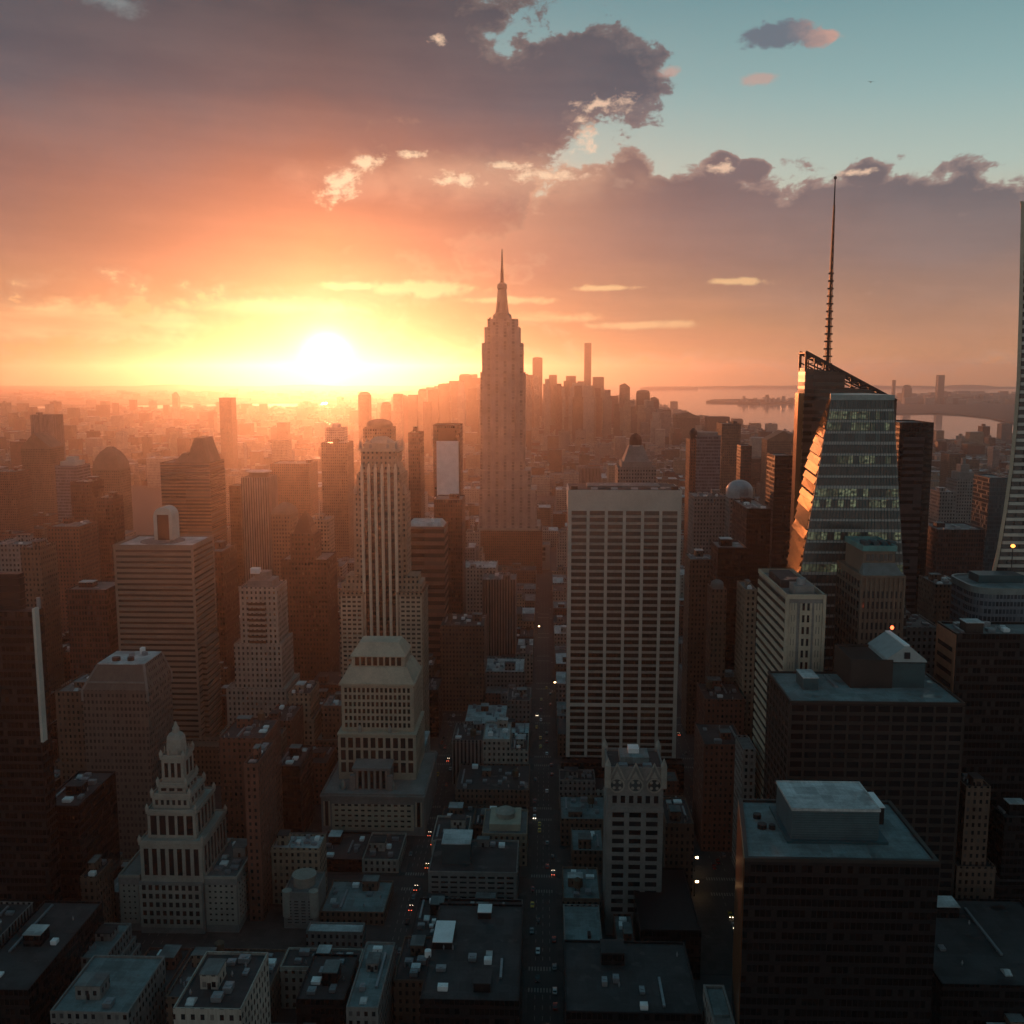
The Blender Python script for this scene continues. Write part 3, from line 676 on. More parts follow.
# ================================================================ 3. ornate white stepped building, lower left
def wedding_cake():
    Y = 430; a = lambda p, r, yy=0: at_y(p, r, Y+yy)
    t = thing('stepped_stone_building', 'pale ornate building stepping up like a wedding cake to a pinnacle', 'building', (a(172, 900)[0], Y+20, 0))
    rel = Facade(t)
    xl, zb = a(117, 884); xr, zr = a(236, 881)
    w = MB()
    w.box(a(139, 890)[0], a(203, 890)[0], Y, Y+46, 0, zb+1)
    w.box(xl, a(139, 884)[0]-.01, Y+1.5, Y+40, 0, zb+2.5); w.box(a(203, 880)[0]+.01, xr, Y+1.5, Y+40, 0, zr)
    w.build('base', P_GREYST, t)
    rb = MB(); x0, x1 = a(203, 880)[0], xr; parapet(rb, x0, x1, Y+1.5, Y+40, zr, 1.2, .6); rb.build('parapet', P_STONE, t); rb = MB(); parapet(rb, xl, a(139, 884)[0]-.2, Y+1.5, Y+40, zb+2.5, 1.2, .6); rb.build('parapet', P_STONE, t)
    r = MB().box(x0+.7, x1-.7, Y+2.2, Y+39, zr, zr+.15).build('wing_roof', ROOF_T, t); roof_clutter(r, x0+1, x1-1, Y+3, Y+38, zr+.15, P_GREYST, 5, 6, False)
    rel.grid('f', xl+.5, a(138, 900)[0], Y+1.5, 4, zb-1, 3, 7, 1.6, 1.9, .3, GL); rel.grid('f', x0+.5, x1-.5, Y+1.5, 4, zr-3, 5, 7, 1.5, 1.9, .3, GL)
    rel.grid('f', a(140, 900)[0], a(202, 900)[0], Y, 3, 24, 9, 5, 1.3, 1.8, .3, GL); rel.grid('r', Y+2, Y+39, xr, 4, zr-3, 10, 7, 1.7, 1.9, .3, GL)
    # tiers upward: (pixel left,right, top row, front inset, depth, windows across, tall?)
    tiers = [(139.5, 202, 842, 1, 34, 7, .72), (147, 195.5, 811, 5, 26, 5, .78), (152, 189.5, 795, 7.5, 20, 6, .5), (158, 185.5, 784, 9, 15, 3, .5), (161, 183.5, 757, 10, 12, 3, .62)]
    zprev = zb+1
    for k, (p0, p1, row, ins, dep, nw, tall) in enumerate(tiers):
        x0, z1 = a(p0, row, ins); x1, _ = a(p1, row, ins)
        w = MB(); w.box(x0, x1, Y+ins, Y+ins+dep, zprev-.5, z1-1.2); w.box(x0-.5, x1+.5, Y+ins-.5, Y+ins+dep+.5, z1-1.2, z1); parapet(w, x0-.2, x1+.2, Y+ins-.2, Y+ins+dep+.2, z1, .9, .4)
        tr = w.build('tier', P_STONE, t)
        h = z1-zprev; pz0 = zprev+h*(1-tall)*.6; pz1 = zprev+h*((1-tall)*.6+tall)
        rel.grid('f', x0+.2, x1-.2, Y+ins, pz0, pz1-1, nw, 1, 1.25 if k else 1.6, 0, .4, GL, pr=-3)
        rel.grid('r', Y+ins+.4, Y+ins+dep-.4, x1, pz0, pz1-1, max(2, int(dep/4.5)), 1, 1.7, 0, .35, GL)
        for (fx, fy) in [(x0, Y+ins), (x1, Y+ins), (x1, Y+ins+dep)]:
            MB().lathe(fx, fy, [(.9, z1), (1.0, z1+1.6), (.6, z1+2.4), (.1, z1+3.6)], 8).build('finial', P_STONE, tr)
        zprev = z1
    x0, z1 = a(163.5, 741, 11); x1, _ = a(181, 741, 11); cx, cyy = (x0+x1)/2, Y+16
    m = MB(); m.lathe(cx, cyy, [(5.0, zprev-.3), (5.0, zprev+2.2), (4.5, z1), (3.4, z1+1.8), (1.9, z1+2.8), (1.5, z1+4.2), (1.8, z1+4.4), (.9, z1+6), (.15, z1+8)], 8); m.build('pinnacle', P_STONE, t)
    for ag in range(8): 
        MB().lathe(cx+5.4*cos(ag*pi/4+pi/8), cyy+5.4*sin(ag*pi/4+pi/8), [(.45, zprev-.2), (.4, zprev+3), (.1, zprev+4)], 6).build('finial', P_STONE, t)
    rel.done([P_STONE])
    reserve(xl-1, xr+1, Y-1, Y+46, [(117, 237, 950), (237, 254, 900)], 'the wedding-cake stone building')
wedding_cake()

# ================================================================ 4. white gridded slab, centre right
def white_slab():
    Y = 600; X0, Z = at_y(568, 490, Y); X1, _ = at_y(682, 490, Y); D = 36
    t = thing('white_slab_tower', 'broad white gridded office slab with six bays of dark window bands', 'skyscraper', ((X0+X1)/2, Y, 0))
    zc = at_y(620, 511, Y)[1]; z0 = at_y(620, 765, Y)[1]; zband = at_y(620, 705, Y)[1]
    w = MB(); w.box(X0+.6, X1-.6, Y+.9, Y+D, 0, Z-1); w.build('wall', P_DBROWN, t)
    c = MB(); c.box(X0, X1, Y, Y+D+.3, zc, Z); 
    for i in range(1, 6):
        xx = X0+(X1-X0)*i/6; c.box(xx-.12, xx+.12, Y-.1, Y+.2, zc, Z-.2)
    c.build('cornice_wall', P_WHITE, t)
    r = MB().box(X0+.8, X1-.8, Y+.8, Y+D-.6, Z, Z+.15).build('roof', ROOF_D, t)
    for k in range(6):
        xx = X0+4+(X1-X0-8)*k/5; h = 2.2 if k in (0, 5) else 1.0
        MB().box(xx-2, xx+2, Y+1.5, Y+6, Z+.1, Z+h).build('air_unit', DARK if k in (0, 5) else METAL, r)
    MB().box(X0+12, X1-12, Y+9, Y+28, Z+.1, Z+1.6).build('penthouse', ROOF_T, r)
    rel = Facade(t)
    rel.grid('f', X0, X1, Y+.9, z0, zc, 6, 38, 1.8, 1.6, .9, GLB, edge=2.3, mi=0, smi=1)
    rel.grid('r', Y+1, Y+D, X1-.6, z0, zc, 3, 38, 2.0, 1.5, .6, GLB, smi=1)
    rel.wall = MB(); rel.walls.append(rel.wall); s = rel.wall
    s.box(X0+.05, X1-.05, Y-.02, Y+.4, zband-1.2, zband+1.0)
    rel.done([P_WHITE, plain('beige_spandrel', (.33,.30,.265), .8, 0, .25, .3)], 'white_frame')
    # slim mullions
    mu = MB()
    bw = (X1-X0-4.6+2.5)/6
    for i in range(6):
        p0 = X0+2.3+i*bw
        for q in range(1, 4): mu.box(p0+(bw-2.5)*q/4-.07, p0+(bw-2.5)*q/4+.07, Y+.45, Y+.75, z0, zc)
    mu.build('mullion', P_DBROWN, t)
    zp = at_y(620, 768, Y-14)[1]
    pb = MB(); pb.box(X0-3, X1+4, Y-10, Y-.01, 0, zp); parapet(pb, X0-3, X1+4, Y-10, Y-.05, zp, 1.2); pb.build('podium', F_DARK, t)
    reserve(X0-3, X1+4, Y-10, Y+D, [(566, 685, 770)], 'the white gridded slab')
white_slab()

def gothic_block():
    Y = 435; a = lambda p, r, yy=0: at_y(p, r, Y+yy); X0, Z = a(608, 768); X1, _ = a(664, 768); D = 24
    t = thing('gothic_office_block', 'narrow grey stone block with pointed gables and rosettes under its roof', 'building', ((X0+X1)/2, Y, 0))
    w = MB(); w.box(X0, X1, Y+.4, Y+D, 0, Z-1); w.box(X0-.4, X1+.4, Y, Y+D+.4, a(635, 812)[1], a(635, 809)[1]); parapet(w, X0, X1, Y+.4, Y+D, Z-1, 1.4, .6); w.build('wall', P_GREYST, t)
    rel = Facade(t); zt = a(635, 813)[1]
    rel.grid('f', X0, X1, Y+.4, 10, zt, 3, 12, 2.3, 1.9, .5, GL)
    rel.grid('l', Y+1, Y+D-1, X0, 10, zt, 5, 12, 2.4, 1.9, .3, GL); rel.grid('r', Y+1, Y+D-1, X1, 10, zt, 5, 12, 2.4, 1.9, .3, GL)
    z1, z0 = a(635, 797)[1], a(635, 803)[1]
    rel.grid('f', X0+.5, X1-.5, Y+.4, z0-.6, z1+.4, 6, 1, 1.7, .4, .35, GL, pr=-2)
    rel.done([P_GREYST])
    bw = (X1-X0)/3; zg = a(635, 776)[1]; zg1 = a(635, 793)[1]
    orn = MB()
    for i in range(3):
        cx = X0+bw*(i+.5); zz = (zg+zg1)/2-.5
        n = 14
        for k in range(n):                                         # rosette rings
            t0, t1 = 2*pi*k/n, 2*pi*(k+1)/n
            orn.prism([(cx+3.6*cos(t0), zz+3.6*sin(t0)), (cx+3.6*cos(t1), zz+3.6*sin(t1)), (cx+2.9*cos(t1), zz+2.9*sin(t1)), (cx+2.9*cos(t0), zz+2.9*sin(t0))], 0, .1) if False else orn.yprism([(cx+3.6*cos(t0), zz+3.6*sin(t0)), (cx+3.6*cos(t1), zz+3.6*sin(t1)), (cx+2.9*cos(t1), zz+2.9*sin(t1)), (cx+2.9*cos(t0), zz+2.9*sin(t0))], Y-.15, Y+.5)
        for k in range(4):
            t0 = pi/4+k*pi/2; orn.yprism([(cx+1.9*cos(t0)+.8*cos(t0+q*pi/3), zz+1.9*sin(t0)+.8*sin(t0+q*pi/3)) for q in range(6)], Y+.1, Y+.5)
        # gable above
        zq = Z-1
        orn.yprism([(cx-bw*.5+.3, zq-4.6), (cx-bw*.5+1.2, zq-4.6), (cx, zq+2.2), (cx+bw*.5-1.2, zq-4.6), (cx+bw*.5-.3, zq-4.6), (cx, zq+3.6)], Y-.2, Y+.7)
        orn.yprism([(cx-1.6, zq-3.6), (cx+1.6, zq-3.6), (cx, zq-.6)], Y-.1, Y+.5)
    orn.build('gable_ornament', P_STONE, t, fix=True)
    for i in range(3):
        cx = X0+bw*(i+.5); zz = (zg+zg1)/2-.5; MB().yprism([(cx+2.8*cos(2*pi*q/14), zz+2.8*sin(2*pi*q/14)) for q in range(14)], Y+.2, Y+.45).build('rose_window', glassmat('grey_window_glass', (.06,.075,.08), .2), t)
    pin = MB()
    for (px, py) in [(X0, Y), (X1, Y), (X0, Y+D), (X1, Y+D)]:
        pin = MB(); pin.box(px-1.3, px+1.3, py-1.3, py+1.3, Z-9, Z+1.5); pin.cyl(px, py, Z+1.5, Z+5, 1.5, .1, 8); pin.build('corner_pinnacle', P_STONE, t)
    r = MB().box(X0+.7, X1-.7, Y+1.1, Y+D-.7, Z-1, Z-.8).build('roof', ROOF_D, t)
    MB().box(X0+6, X1-6, Y+7, Y+19, Z-.9, Z+2.4).build('penthouse', ROOF_G, r)
    MB().box((X0+X1)/2-2.5, (X0+X1)/2+2.5, Y+12, Y+18, Z+2.4, Z+4.6).build('stair_head', WHITEP, r)
    for s in (-1, 1): MB().box((X0+X1)/2+s*5.5-2, (X0+X1)/2+s*5.5+2, Y+2.5, Y+6, Z-.9, Z+.5).build('air_unit', METAL, r)
    reserve(X0-1, X1+1, Y-1, Y+D+1, [(604, 665, 915)], 'the gothic gabled block')
gothic_block()

# ================================================================ 5. crystal tower with spire, right
def crystal_tower():
    Y = 510; a = lambda p, r, yy=0: at_y(p, r, Y+yy)
    TLx, ZT = a(831, 400); TRx, _ = a(894, 400); BLx, Zb = a(797.5, 590); BRx, _ = a(905, 590)
    t = thing('crystal_glass_tower', 'faceted teal glass tower with one side glowing orange and a tall lattice spire', 'skyscraper', ((TLx+TRx)/2, Y+30, 0))
    fL = lambda z: TLx+(BLx-TLx)*(ZT-z)/(ZT-Zb); fR = lambda z: TRx+(BRx-TRx)*(ZT-z)/(ZT-Zb)
    D = 46; OUT = [at_y(p, r, Y+D) for p, r in [(830, 396), (819, 425), (808.5, 457), (800, 496), (792.5, 535), (785, 588)]]
    OUT.append((OUT[-1][0]-(OUT[-2][0]-OUT[-1][0])*OUT[-1][1]/(OUT[-2][1]-OUT[-1][1]), 0.0)); oTx = OUT[0][0]
    def bL(z):
        if z >= OUT[0][1]: return oTx
        for (xa, za), (xb, zb) in zip(OUT[:-1], OUT[1:]):
            if zb <= z <= za: return xa+(xb-xa)*(za-z)/(za-zb)
        return OUT[-1][0]
    GT = glassmat('teal_curtain_glass', (.07,.095,.095), .1, 0, .5)
    GO = plain('sunset_tinted_facet_glass', (1.0,.56,.15), .10, .97, .12, .05, .6)  # orange of the reflected sunset is put into the base colour
    z1 = ZT; b = 0.0
    w = MB(); w.add([(fL(b),Y+.5,b),(fR(b),Y+.5,b),(TRx,Y+.5,z1),(TLx,Y+.5,z1)], [(0,1,2,3)])
    w.add([(fR(b),Y+.5,b),(fR(b)-8,Y+D,b),(TRx,Y+D,z1),(TRx,Y+.5,z1)], [(0,1,2,3)]); w.add([(fR(b)-8,Y+D,b),(bL(b),Y+D,b),(oTx,Y+D,z1),(TRx,Y+D,z1)], [(0,1,2,3)])
    w.add([(TLx,Y+.5,z1),(TRx,Y+.5,z1),(TRx,Y+D,z1),(oTx,Y+D,z1)], [(0,1,2,3)])
    w.build('wall', plain('teal_spandrel_glass', (.09,.115,.115), .3, .1, .2, .1, .5), t)
    # sunset-tinted facet: leaning strip of floor panels, tipped to mirror the glow
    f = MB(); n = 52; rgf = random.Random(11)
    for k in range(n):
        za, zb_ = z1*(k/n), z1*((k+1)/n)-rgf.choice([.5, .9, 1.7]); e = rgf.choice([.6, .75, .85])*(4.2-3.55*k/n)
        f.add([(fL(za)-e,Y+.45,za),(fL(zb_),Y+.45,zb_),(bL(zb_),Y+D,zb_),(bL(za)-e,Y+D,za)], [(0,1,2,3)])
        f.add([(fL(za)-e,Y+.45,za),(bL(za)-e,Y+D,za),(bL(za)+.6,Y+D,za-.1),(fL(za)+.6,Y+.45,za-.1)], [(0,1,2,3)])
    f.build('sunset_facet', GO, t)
    back = MB(); back.add([(fL(b)+.7,Y+.5,b),(TLx+.7,Y+.5,z1),(oTx+.7,Y+D,z1),(bL(b)+.7,Y+D,b)], [(0,1,2,3)]); back.build('facet_backing', DARK, t)
    cop = MB(); cop.prism([(TLx-.2,Y-.2),(TRx+.3,Y-.2),(TRx+.3,Y+D),(oTx,Y+D)], ZT, ZT+2.6); cop.build('parapet', plain('teal_parapet_glass', (.22,.28,.28), .3, .1), t)
    # floors: slab edges and window boxes inside the leaning outline
    rel = Facade(t, 'window'); nf = 44; fh = ZT/nf; sl = MB()
    rg = random.Random(3)
    for j in range(nf):
        zz = j*fh; x0, x1 = fL(zz+fh*.5), fR(zz+fh*.5)
        sl.box(x0+.1, x1-.1, Y+.1, Y+.6, zz+.002, zz+(1.5 if j % 4 == 0 else 1.1))
        top = nf-1-j; m = 14; 
        for i in range(m):
            p0 = x0+.6+(x1-x0-1.2)*i/m; p1 = x0+.6+(x1-x0-1.2)*(i+1)/m
            lit = (top in (1,2,5,8,9,12,15) and rg.random() < .72)
            ww = p1-p0-(.5 if i % 3 == 2 else .12); hh = fh-1.6
            rel.win((p0+p1)/2, Y+.4, zz+1.55+hh/2, ww, .3, hh-.05, LITW if lit else GT, (-5 if lit else 0)+top*.01)
    mu = MB()
    for i in range(1, 28):
        u = i/28; xt, xb_ = TLx+(TRx-TLx)*u, fL(90)+(fR(90)-fL(90))*u; mu.add([(xb_-.13,Y+.02,90),(xb_+.13,Y+.02,90),(xt+.13,Y+.02,ZT),(xt-.13,Y+.02,ZT),(xb_-.13,Y+.5,90),(xb_+.13,Y+.5,90),(xt+.13,Y+.5,ZT),(xt-.13,Y+.5,ZT)], [(0,1,2,3),(1,5,6,2),(4,0,3,7)])
    mu.build('mullion', P_TEALD, t)
    sl.build('floor_edge', plain('floor_edge_panel', (.33,.36,.35), .45, .15, .2, .1), t)
    rel.done([P_TEALD])
    # the taller dark rear half with its raked lattice top
    Y2 = Y+D+48; b0, zt0 = at_y(806, 352, Y2); b1, zt1 = at_y(897, 401, Y2); zl = at_y(806, 368, Y2)[1]
    xk = at_y(845, 378, Y2)[0]
    r = MB(); r.yprism([(b0, 0), (b1, 0), (b1, zt1-1), (xk+14, zt1+7), (xk, zt1+8), (xk, zl-3), (b0, zl)], Y2, Y2+16); rear = r.build('rear_shaft', facade('bronze_glass_wall', (.055,.045,.04), (.02,.017,.015), wu=400, wv=4.2, fu=1.1, fv=.55, rough=.35, groug=.12), t, fix=True)
    lw = MB().box(b0-3.2, b0-.01, Y2+1, Y2+9, 0, at_y(797, 393, Y2)[1]); lw.build('side_fin', plain('sunset_tinted_fin', (.45,.25,.13), .22, .75, .2, .1), t)  # orange evening light on this left face is put into its colour
    lat = MB()
    def beam(p, q, y, th=.55):
        vx, vz = q[0]-p[0], q[1]-p[1]; L = sqrt(vx*vx+vz*vz); nx, nz = -vz/L*th, vx/L*th
        lat.yprism([(p[0]-nx,p[1]-nz),(q[0]-nx,q[1]-nz),(q[0]+nx,q[1]+nz),(p[0]+nx,p[1]+nz)], y, y+1.0)
    for yy in (Y2+.3, Y2+14.5):
        beam((b0+.5, zl-2), (b0+.5, zt0), yy, .8); beam((b0, zt0), (b1, zt1), yy, 1.0); beam((b0, zl+3.5), (b1-14, zt1+4), yy, .4)
        for k in range(1, 10):
            xx = b0+(b1-b0)*k/10; zt = zt0+(zt1-zt0)*k/10; beam((xx, min(zt-1, max(zt1, zl-6 if xx < xk else zt1+5))), (xx, zt), yy, .35)
            x2 = b0+(b1-b0)*(k+1)/10; beam((xx, zt-4 if k < 7 else zt-1.5), (x2, zt0+(zt1-zt0)*(k+1)/10), yy, .25)
    for k in range(11):
        xx = b0+(b1-b0)*k/10; zt = zt0+(zt1-zt0)*k/10; lat.box(xx-.3, xx+.3, Y2+1.3, Y2+14.5, zt-.8, zt-.2)
    lat.build('lattice_screen', DARK, t, fix=True)
    # spire
    Ys = Y2+8; sx, z0 = at_y(827, 372, Ys); zt = at_y(830, 177, Ys)[1]; zm = at_y(830, 205, Ys)[1]
    sp = MB(); H = zm-z0; nseg = 22
    for k in range(nseg):
        u0, u1 = k/nseg, (k+1)/nseg; r0, r1 = 1.9*(1-u0)+.5*u0, 1.9*(1-u1)+.5*u1; za, zb_ = z0+H*u0, z0+H*u1
        for q in range(4):
            aa = pi/4+q*pi/2; an = aa+pi/2
            sp.prism([(sx+r0*cos(aa)+.22*cos(v), Ys+r0*sin(aa)+.22*sin(v)) for v in (0, 2.1, 4.2)], za, zb_, [(sx+r1*cos(aa)+.2*cos(v), Ys+r1*sin(aa)+.2*sin(v)) for v in (0, 2.1, 4.2)])
            sp.prism([(sx+r0*cos(aa)+.14*cos(v), Ys+r0*sin(aa)+.14*sin(v)) for v in (0, 2.1, 4.2)], za, zb_, [(sx+r1*cos(an)+.14*cos(v), Ys+r1*sin(an)+.14*sin(v)) for v in (0, 2.1, 4.2)])
        if u0 < .62: sp.cyl(sx, Ys, za, za+.9, r0*1.55, r0*1.55, 10)
        sp.cyl(sx, Ys, za, zb_, r0*.55, r1*.55, 8)
    s_ = sp.build('spire', plain('spire_metal', (.05,.035,.03), .5, .4), t)
    MB().lathe(sx, Ys, [(.45, zm), (.3, zt-1.5), (.9, zt-1), (.9, zt), (.1, zt+.6)], 8).build('beacon', DARK, s_)
    reserve(bL(0)-2, fR(0)+2, Y-1, Y2+27, [(785, 845, 590), (845, 906, 548)], 'the crystal glass tower')
crystal_tower()

def swoop_tower():
    Y = 520; prof = [(1023.5,205),(1021.5,300),(1019,380),(1015.5,430),(1011.5,470),(1005.5,512),(998,556),(990,590),(980,630)]
    P = [at_y(p, r, Y) for p, r in prof]; xr = at_y(1075, 500, Y)[0]
    t = thing('curved_white_tower', 'white tower with a sweeping curved edge and black window rows at the far right', 'skyscraper', (P[5][0]+10, Y, 0))
    P = [(P[0][0]-.6, 345)]+P+[(P[-1][0]-14, 0)]
    pts = [(xr, 0), (xr, 345)]+P
    kx = P[4][0]/Y
    def slant(mb): mb.v = [(v[0]+(v[1]-Y)*kx*1.03, v[1], v[2]) for v in mb.v]; return mb
    m = MB(); m.yprism(pts, Y+.6, Y+60); slant(m); m.build('wall', plain('curved_tower_dark', (.04,.038,.038), .5), t, fix=True)
    def xat(z):
        for (xa, za), (xb, zb) in zip(P[:-1], P[1:]):
            if zb <= z <= za: return xa+(xb-xa)*(za-z)/max(za-zb, 1e-6)
        return P[0][0]
    fr = MB(); 
    for (xa, za), (xb, zb) in zip(P[:-1], P[1:]): fr.yprism([(xa-1.2, za), (xa+.7, za), (xb+.7, zb), (xb-1.2, zb)], Y-1.2, Y+60.4)
    slant(fr).build('flared_edge', P_BEIGE, t, fix=True)
    rel = Facade(t, 'window'); fh = 4.1
    for j in range(20, 83):
        z = j*fh; x0 = xat(z+2)+.8; rel.wall.box(x0, xr, Y-.4, Y+.7, z, z+1.6)
        k = 0; x = x0+.3
        while x < min(xr, x0+30) and x+4.2 < xr:
            rel.win(x+2.1, Y+.5, z+2.85, 3.9, .4, 2.3, GL, abs(z-190)*.01); x += 4.6; k += 1
    for k in range(7): 
        pass
    rel.done([P_WHITE], 'white_band')
    reserve(P[-1][0]-2, xr, Y-2, Y+61, [(990, 1024, 640)], 'the curved white tower')
swoop_tower()

def striped_face_block():
    Y = 455; D = 62; X0, Z = at_y(786.5, 597, Y); X1, _ = at_y(826, 597, Y)
    t = thing('banded_grey_block', 'grey block with a long striped beige flank and paired dark windows on its front', 'building', ((X0+X1)/2, Y, 0))
    mb = MB(); mb.box(X0+.5, X1, Y+.4, Y+D, 0, Z-1); mb.build('wall', P_GREYST, t)
    pr = MB(); parapet(pr, X0, X1, Y, Y+D, Z-1, 2.2, .7); pr.box(X0-.2, X0+1.4, Y-.2, Y+1.2, 0, Z+1.2); pr.box(X1-1.2, X1+.2, Y-.2, Y+1.2, 0, Z+1.2); pr.build('parapet', P_BEIGE, t)
    rel = Facade(t)
    nb = 34; bh = (Z-4)/nb
    for j in range(nb):
        put('window_band', share_box('window_band', .4, D-2, bh*.42, GLB), t, (X0+.55-ROOTLOC[t.name][0], D/2+.3, 2+j*bh+bh*.72)); rel.wall.box(X0, X0+.6, Y+1.3, Y+D-.2, 2+j*bh, 2+j*bh+bh*.5)
    w = X1-X0
    zt = Z-3.0
    rel.grid('f', X0+w*.36, X0+w*.66, Y+.4, 20, zt, 2, 24, 1.0, 2.2, .3, GL, pr=-3)
    rel.grid('f', X0+1.6, X0+w*.28, Y+.4, 20, zt, 2, 24, 1.0, 2.4, .25, glassmat('grey_window_glass', (.06,.075,.08), .2))
    rel.grid('f', X0+w*.72, X1-1.4, Y+.4, 20, zt, 2, 24, 1.0, 2.4, .25, glassmat('grey_window_glass', (.06,.075,.08), .2))
    rel.done([P_BEIGE])
    r = MB().box(X0+1, X1-1, Y+1, Y+D-1, Z-1, Z-.8).build('roof', ROOF_T, t)
    MB().box(X0+5, X1-4, Y+6, Y+16, Z-.9, Z+4).build('penthouse', P_GREYST, r); MB().cyl(X0+9, Y+10, Z+3.9, Z+7, 2.2, 2.2, 12).build('water_tank', METAL, r)
    MB().box(X0+3, X1-5, Y+24, Y+50, Z-.9, Z+3).build('penthouse', ROOF_D, r)
    reserve(X0-1, X1+1, Y-1, Y+D, [(786, 826, 662), (755, 787, 780)], 'the grey block with a striped flank')
striped_face_block()

def crowned_brown():
    Y = 470; a = lambda p, r, yy=0: at_y(p, r, Y+yy); X0, Z = a(862, 578); X1, _ = a(905, 578); D = 40
    X0 -= 0; t = thing('copper_roofed_brown_block', 'brown ribbed block with a set-back top and teal copper roof below the crystal tower', 'building', ((X0+X1)/2, Y, 0))
    mb = MB(); mb.box(X0, X1, Y+.5, Y+D, 0, Z); mb.box(X0-.4, X1+.4, Y-.3, Y+D+.4, Z, Z+1.2); mb.build('wall', P_BROWN, t)
    pr = MB(); n = 9
    for i in range(n+1):
        xx = X0+(X1-X0)*i/n; pr.box(xx-.45, xx+.45, Y-.1, Y+.6, 0, Z)
    pr.build('pier', P_BROWN, t)
    rel = Facade(t); rel.grid('f', X0, X1, Y+.5, 20, Z-6.5, 9, 27, 1.0, 1.7, .25, GL); rel.grid('l', Y+1, Y+D, X0, 20, Z-2, 8, 28, 1.4, 1.7, .3, GL); rel.done([P_BROWN])
    zb = Z+1.2; z1 = a(868, 551, 6)[1]; u0, u1 = a(850, 556, 6)[0], a(893, 556, 6)[0]
    u0 = X0+2; u1 = X1-3
    m = MB(); m.box(u0, u1, Y+6, Y+34, zb, z1); m.build('upper_tier', P_BROWN, t)
    tr = MB(); tr.frustum((X0+.5, X1-.5, Y+.5, Y+7), zb, (u0, u1, Y+5.9, Y+7), zb+5); tr.build('terrace_slope', plain('ribbed_grey_roof', (.14,.16,.16), .7, 0, .3, .3), t)
    rf = MB(); rf.box(u0-.6, u1+.6, Y+5.4, Y+34.6, z1, z1+1.6); parapet(rf, u0-.6, u1+.6, Y+5.4, Y+34.6, z1+1.6, 1, .6); r = rf.build('copper_roof', P_TEAL, t)
    for k in range(4): MB().box(u0+2.4+k*4.2, u0+5+k*4.2, Y+12, Y+20, z1+1.5, z1+3.3).build('air_unit', P_TEALD, r)
    for k in range(6):
        xx = u0+1.2+(u1-u0-2.4)*(k+.5)/6; MB().box(xx-.8, xx+.8, Y+5.8, Y+6.2, zb+6, z1-1.5).build('window', GL, t)
    reserve(X0-1, X1+1, Y-1, Y+D, [(862, 906, 652)], 'the copper-roofed brown block')
crowned_brown()

def big_dark_block():
    """flat roofed dark block with the gabled plant house on top"""
    a = lambda p, r, Z: at_z(p, r, Z)
    Y = 400; X0, Z = at_y(790, 701, Y); X1, _ = at_y(966, 697, Y); D = 42
    t = thing('dark_flat_roofed_block', 'wide black gridded block with a grey roof carrying a gabled plant house', 'building', ((X0+X1)/2, Y, 0))
    mb = MB(); mb.box(X0+.4, X1, Y+.4, Y+D, 0, Z-1); mb.build('wall', P_BLACK, t)
    rel = Facade(t); rel.grid('f', X0, X1, Y+.4, 4, Z-2, 12, 30, 1.0, 1.5, .3, GL, cap if False else 0); rel.grid('l', Y+1, Y+D, X0+.4, 4, Z-2, 7, 30, 1.0, 1.4, .35, GLB, pr=-20)
    rel.done([P_DBROWN])
    mp = MB(); parapet(mp, X0, X1, Y, Y+D, Z-1, 1.0, .8); mp.build('parapet', P_DBROWN, t)
    r = MB().box(X0+.8, X1-.8, Y+.8, Y+D-.8, Z-1, Z-.8).build('roof', ROOF_G, t); zr = Z-.85
    # small white housing
    p0, p1 = at_z(803, 690, zr), at_z(818, 690, zr)
    m = MB(); m.box(p0[0], p1[0], p0[1], p0[1]+12, zr, zr+5.2); m.box(p0[0]-.2, p1[0]+.2, p0[1]-.2, p0[1]+12.2, zr+5.2, zr+5.6, 1); m.build('stair_head', [P_TEALD, ROOF_W], r)
    q = at_z(836, 688, zr); m = MB().box(q[0]-.7, q[0]+.7, q[1], q[1]+16, zr, zr+1.2); m.build('duct', METAL, r)
    # plant house: dark box with open well, plus the white gabled hall
    pa, pb = at_z(850, 688, zr), at_z(924, 688, zr); zz = zr+11.5
    m = MB(); xm = pa[0]+(pb[0]-pa[0])*.56; m.box(pa[0], xm, pa[1], pa[1]+25, zr, zz); parapet(m, pa[0], xm, pa[1], pa[1]+25, zz, 1.2, .7); m.build('plant_house', P_DBROWN, r)
    m = MB(); m.box(xm+.02, pb[0], pa[1]+1, pa[1]+22, zr, zr+11); m.build('plant_house', P_TEALD, r)
    gh = MB(); gx0, gx1 = xm-3, pb[0]+.6; gm = (gx0+gx1)/2
    gh.yprism([(gx0, zr+11.6), (gx1, zr+11.6), (gx1-1, zr+13), (gm+1.2, zr+18.5), (gm-1.2, zr+18.5), (gx0+.4, zr+13)], pa[1]+.4, pa[1]+26); g = gh.build('gabled_roof', plain('pale_sheet_roof', (.34,.39,.40), .5, .2, .15, .3), r, fix=True)
    MB().box(gm-1.2, gm+1.2, pa[1]-.05, pa[1]+.5, zr+13.2, zr+16).build('gable_window', GL, g)
    MB().box(gm-1.1, gm+1.1, pa[1]+1, pa[1]+25.6, zr+18.4, zr+19.1).build('ridge_vent', WHITEP, g)
    l = at_z(898, 645, zr+12); MB().cyl(pb[0]-5.5, pa[1]+28, zr, zr+19, .2, .2, 6).build('lamp_pole', DARK, r)
    MB().lathe(pb[0]-5.5, pa[1]+28, [(.5, zr+19), (.9, zr+19.8), (.5, zr+20.6)], 8).build('warning_lamp', REDLAMP, r)
    reserve(X0-1, X1+1, Y-1, Y+D, [(757, 966, 790)], 'the wide black gridded block')
big_dark_block()

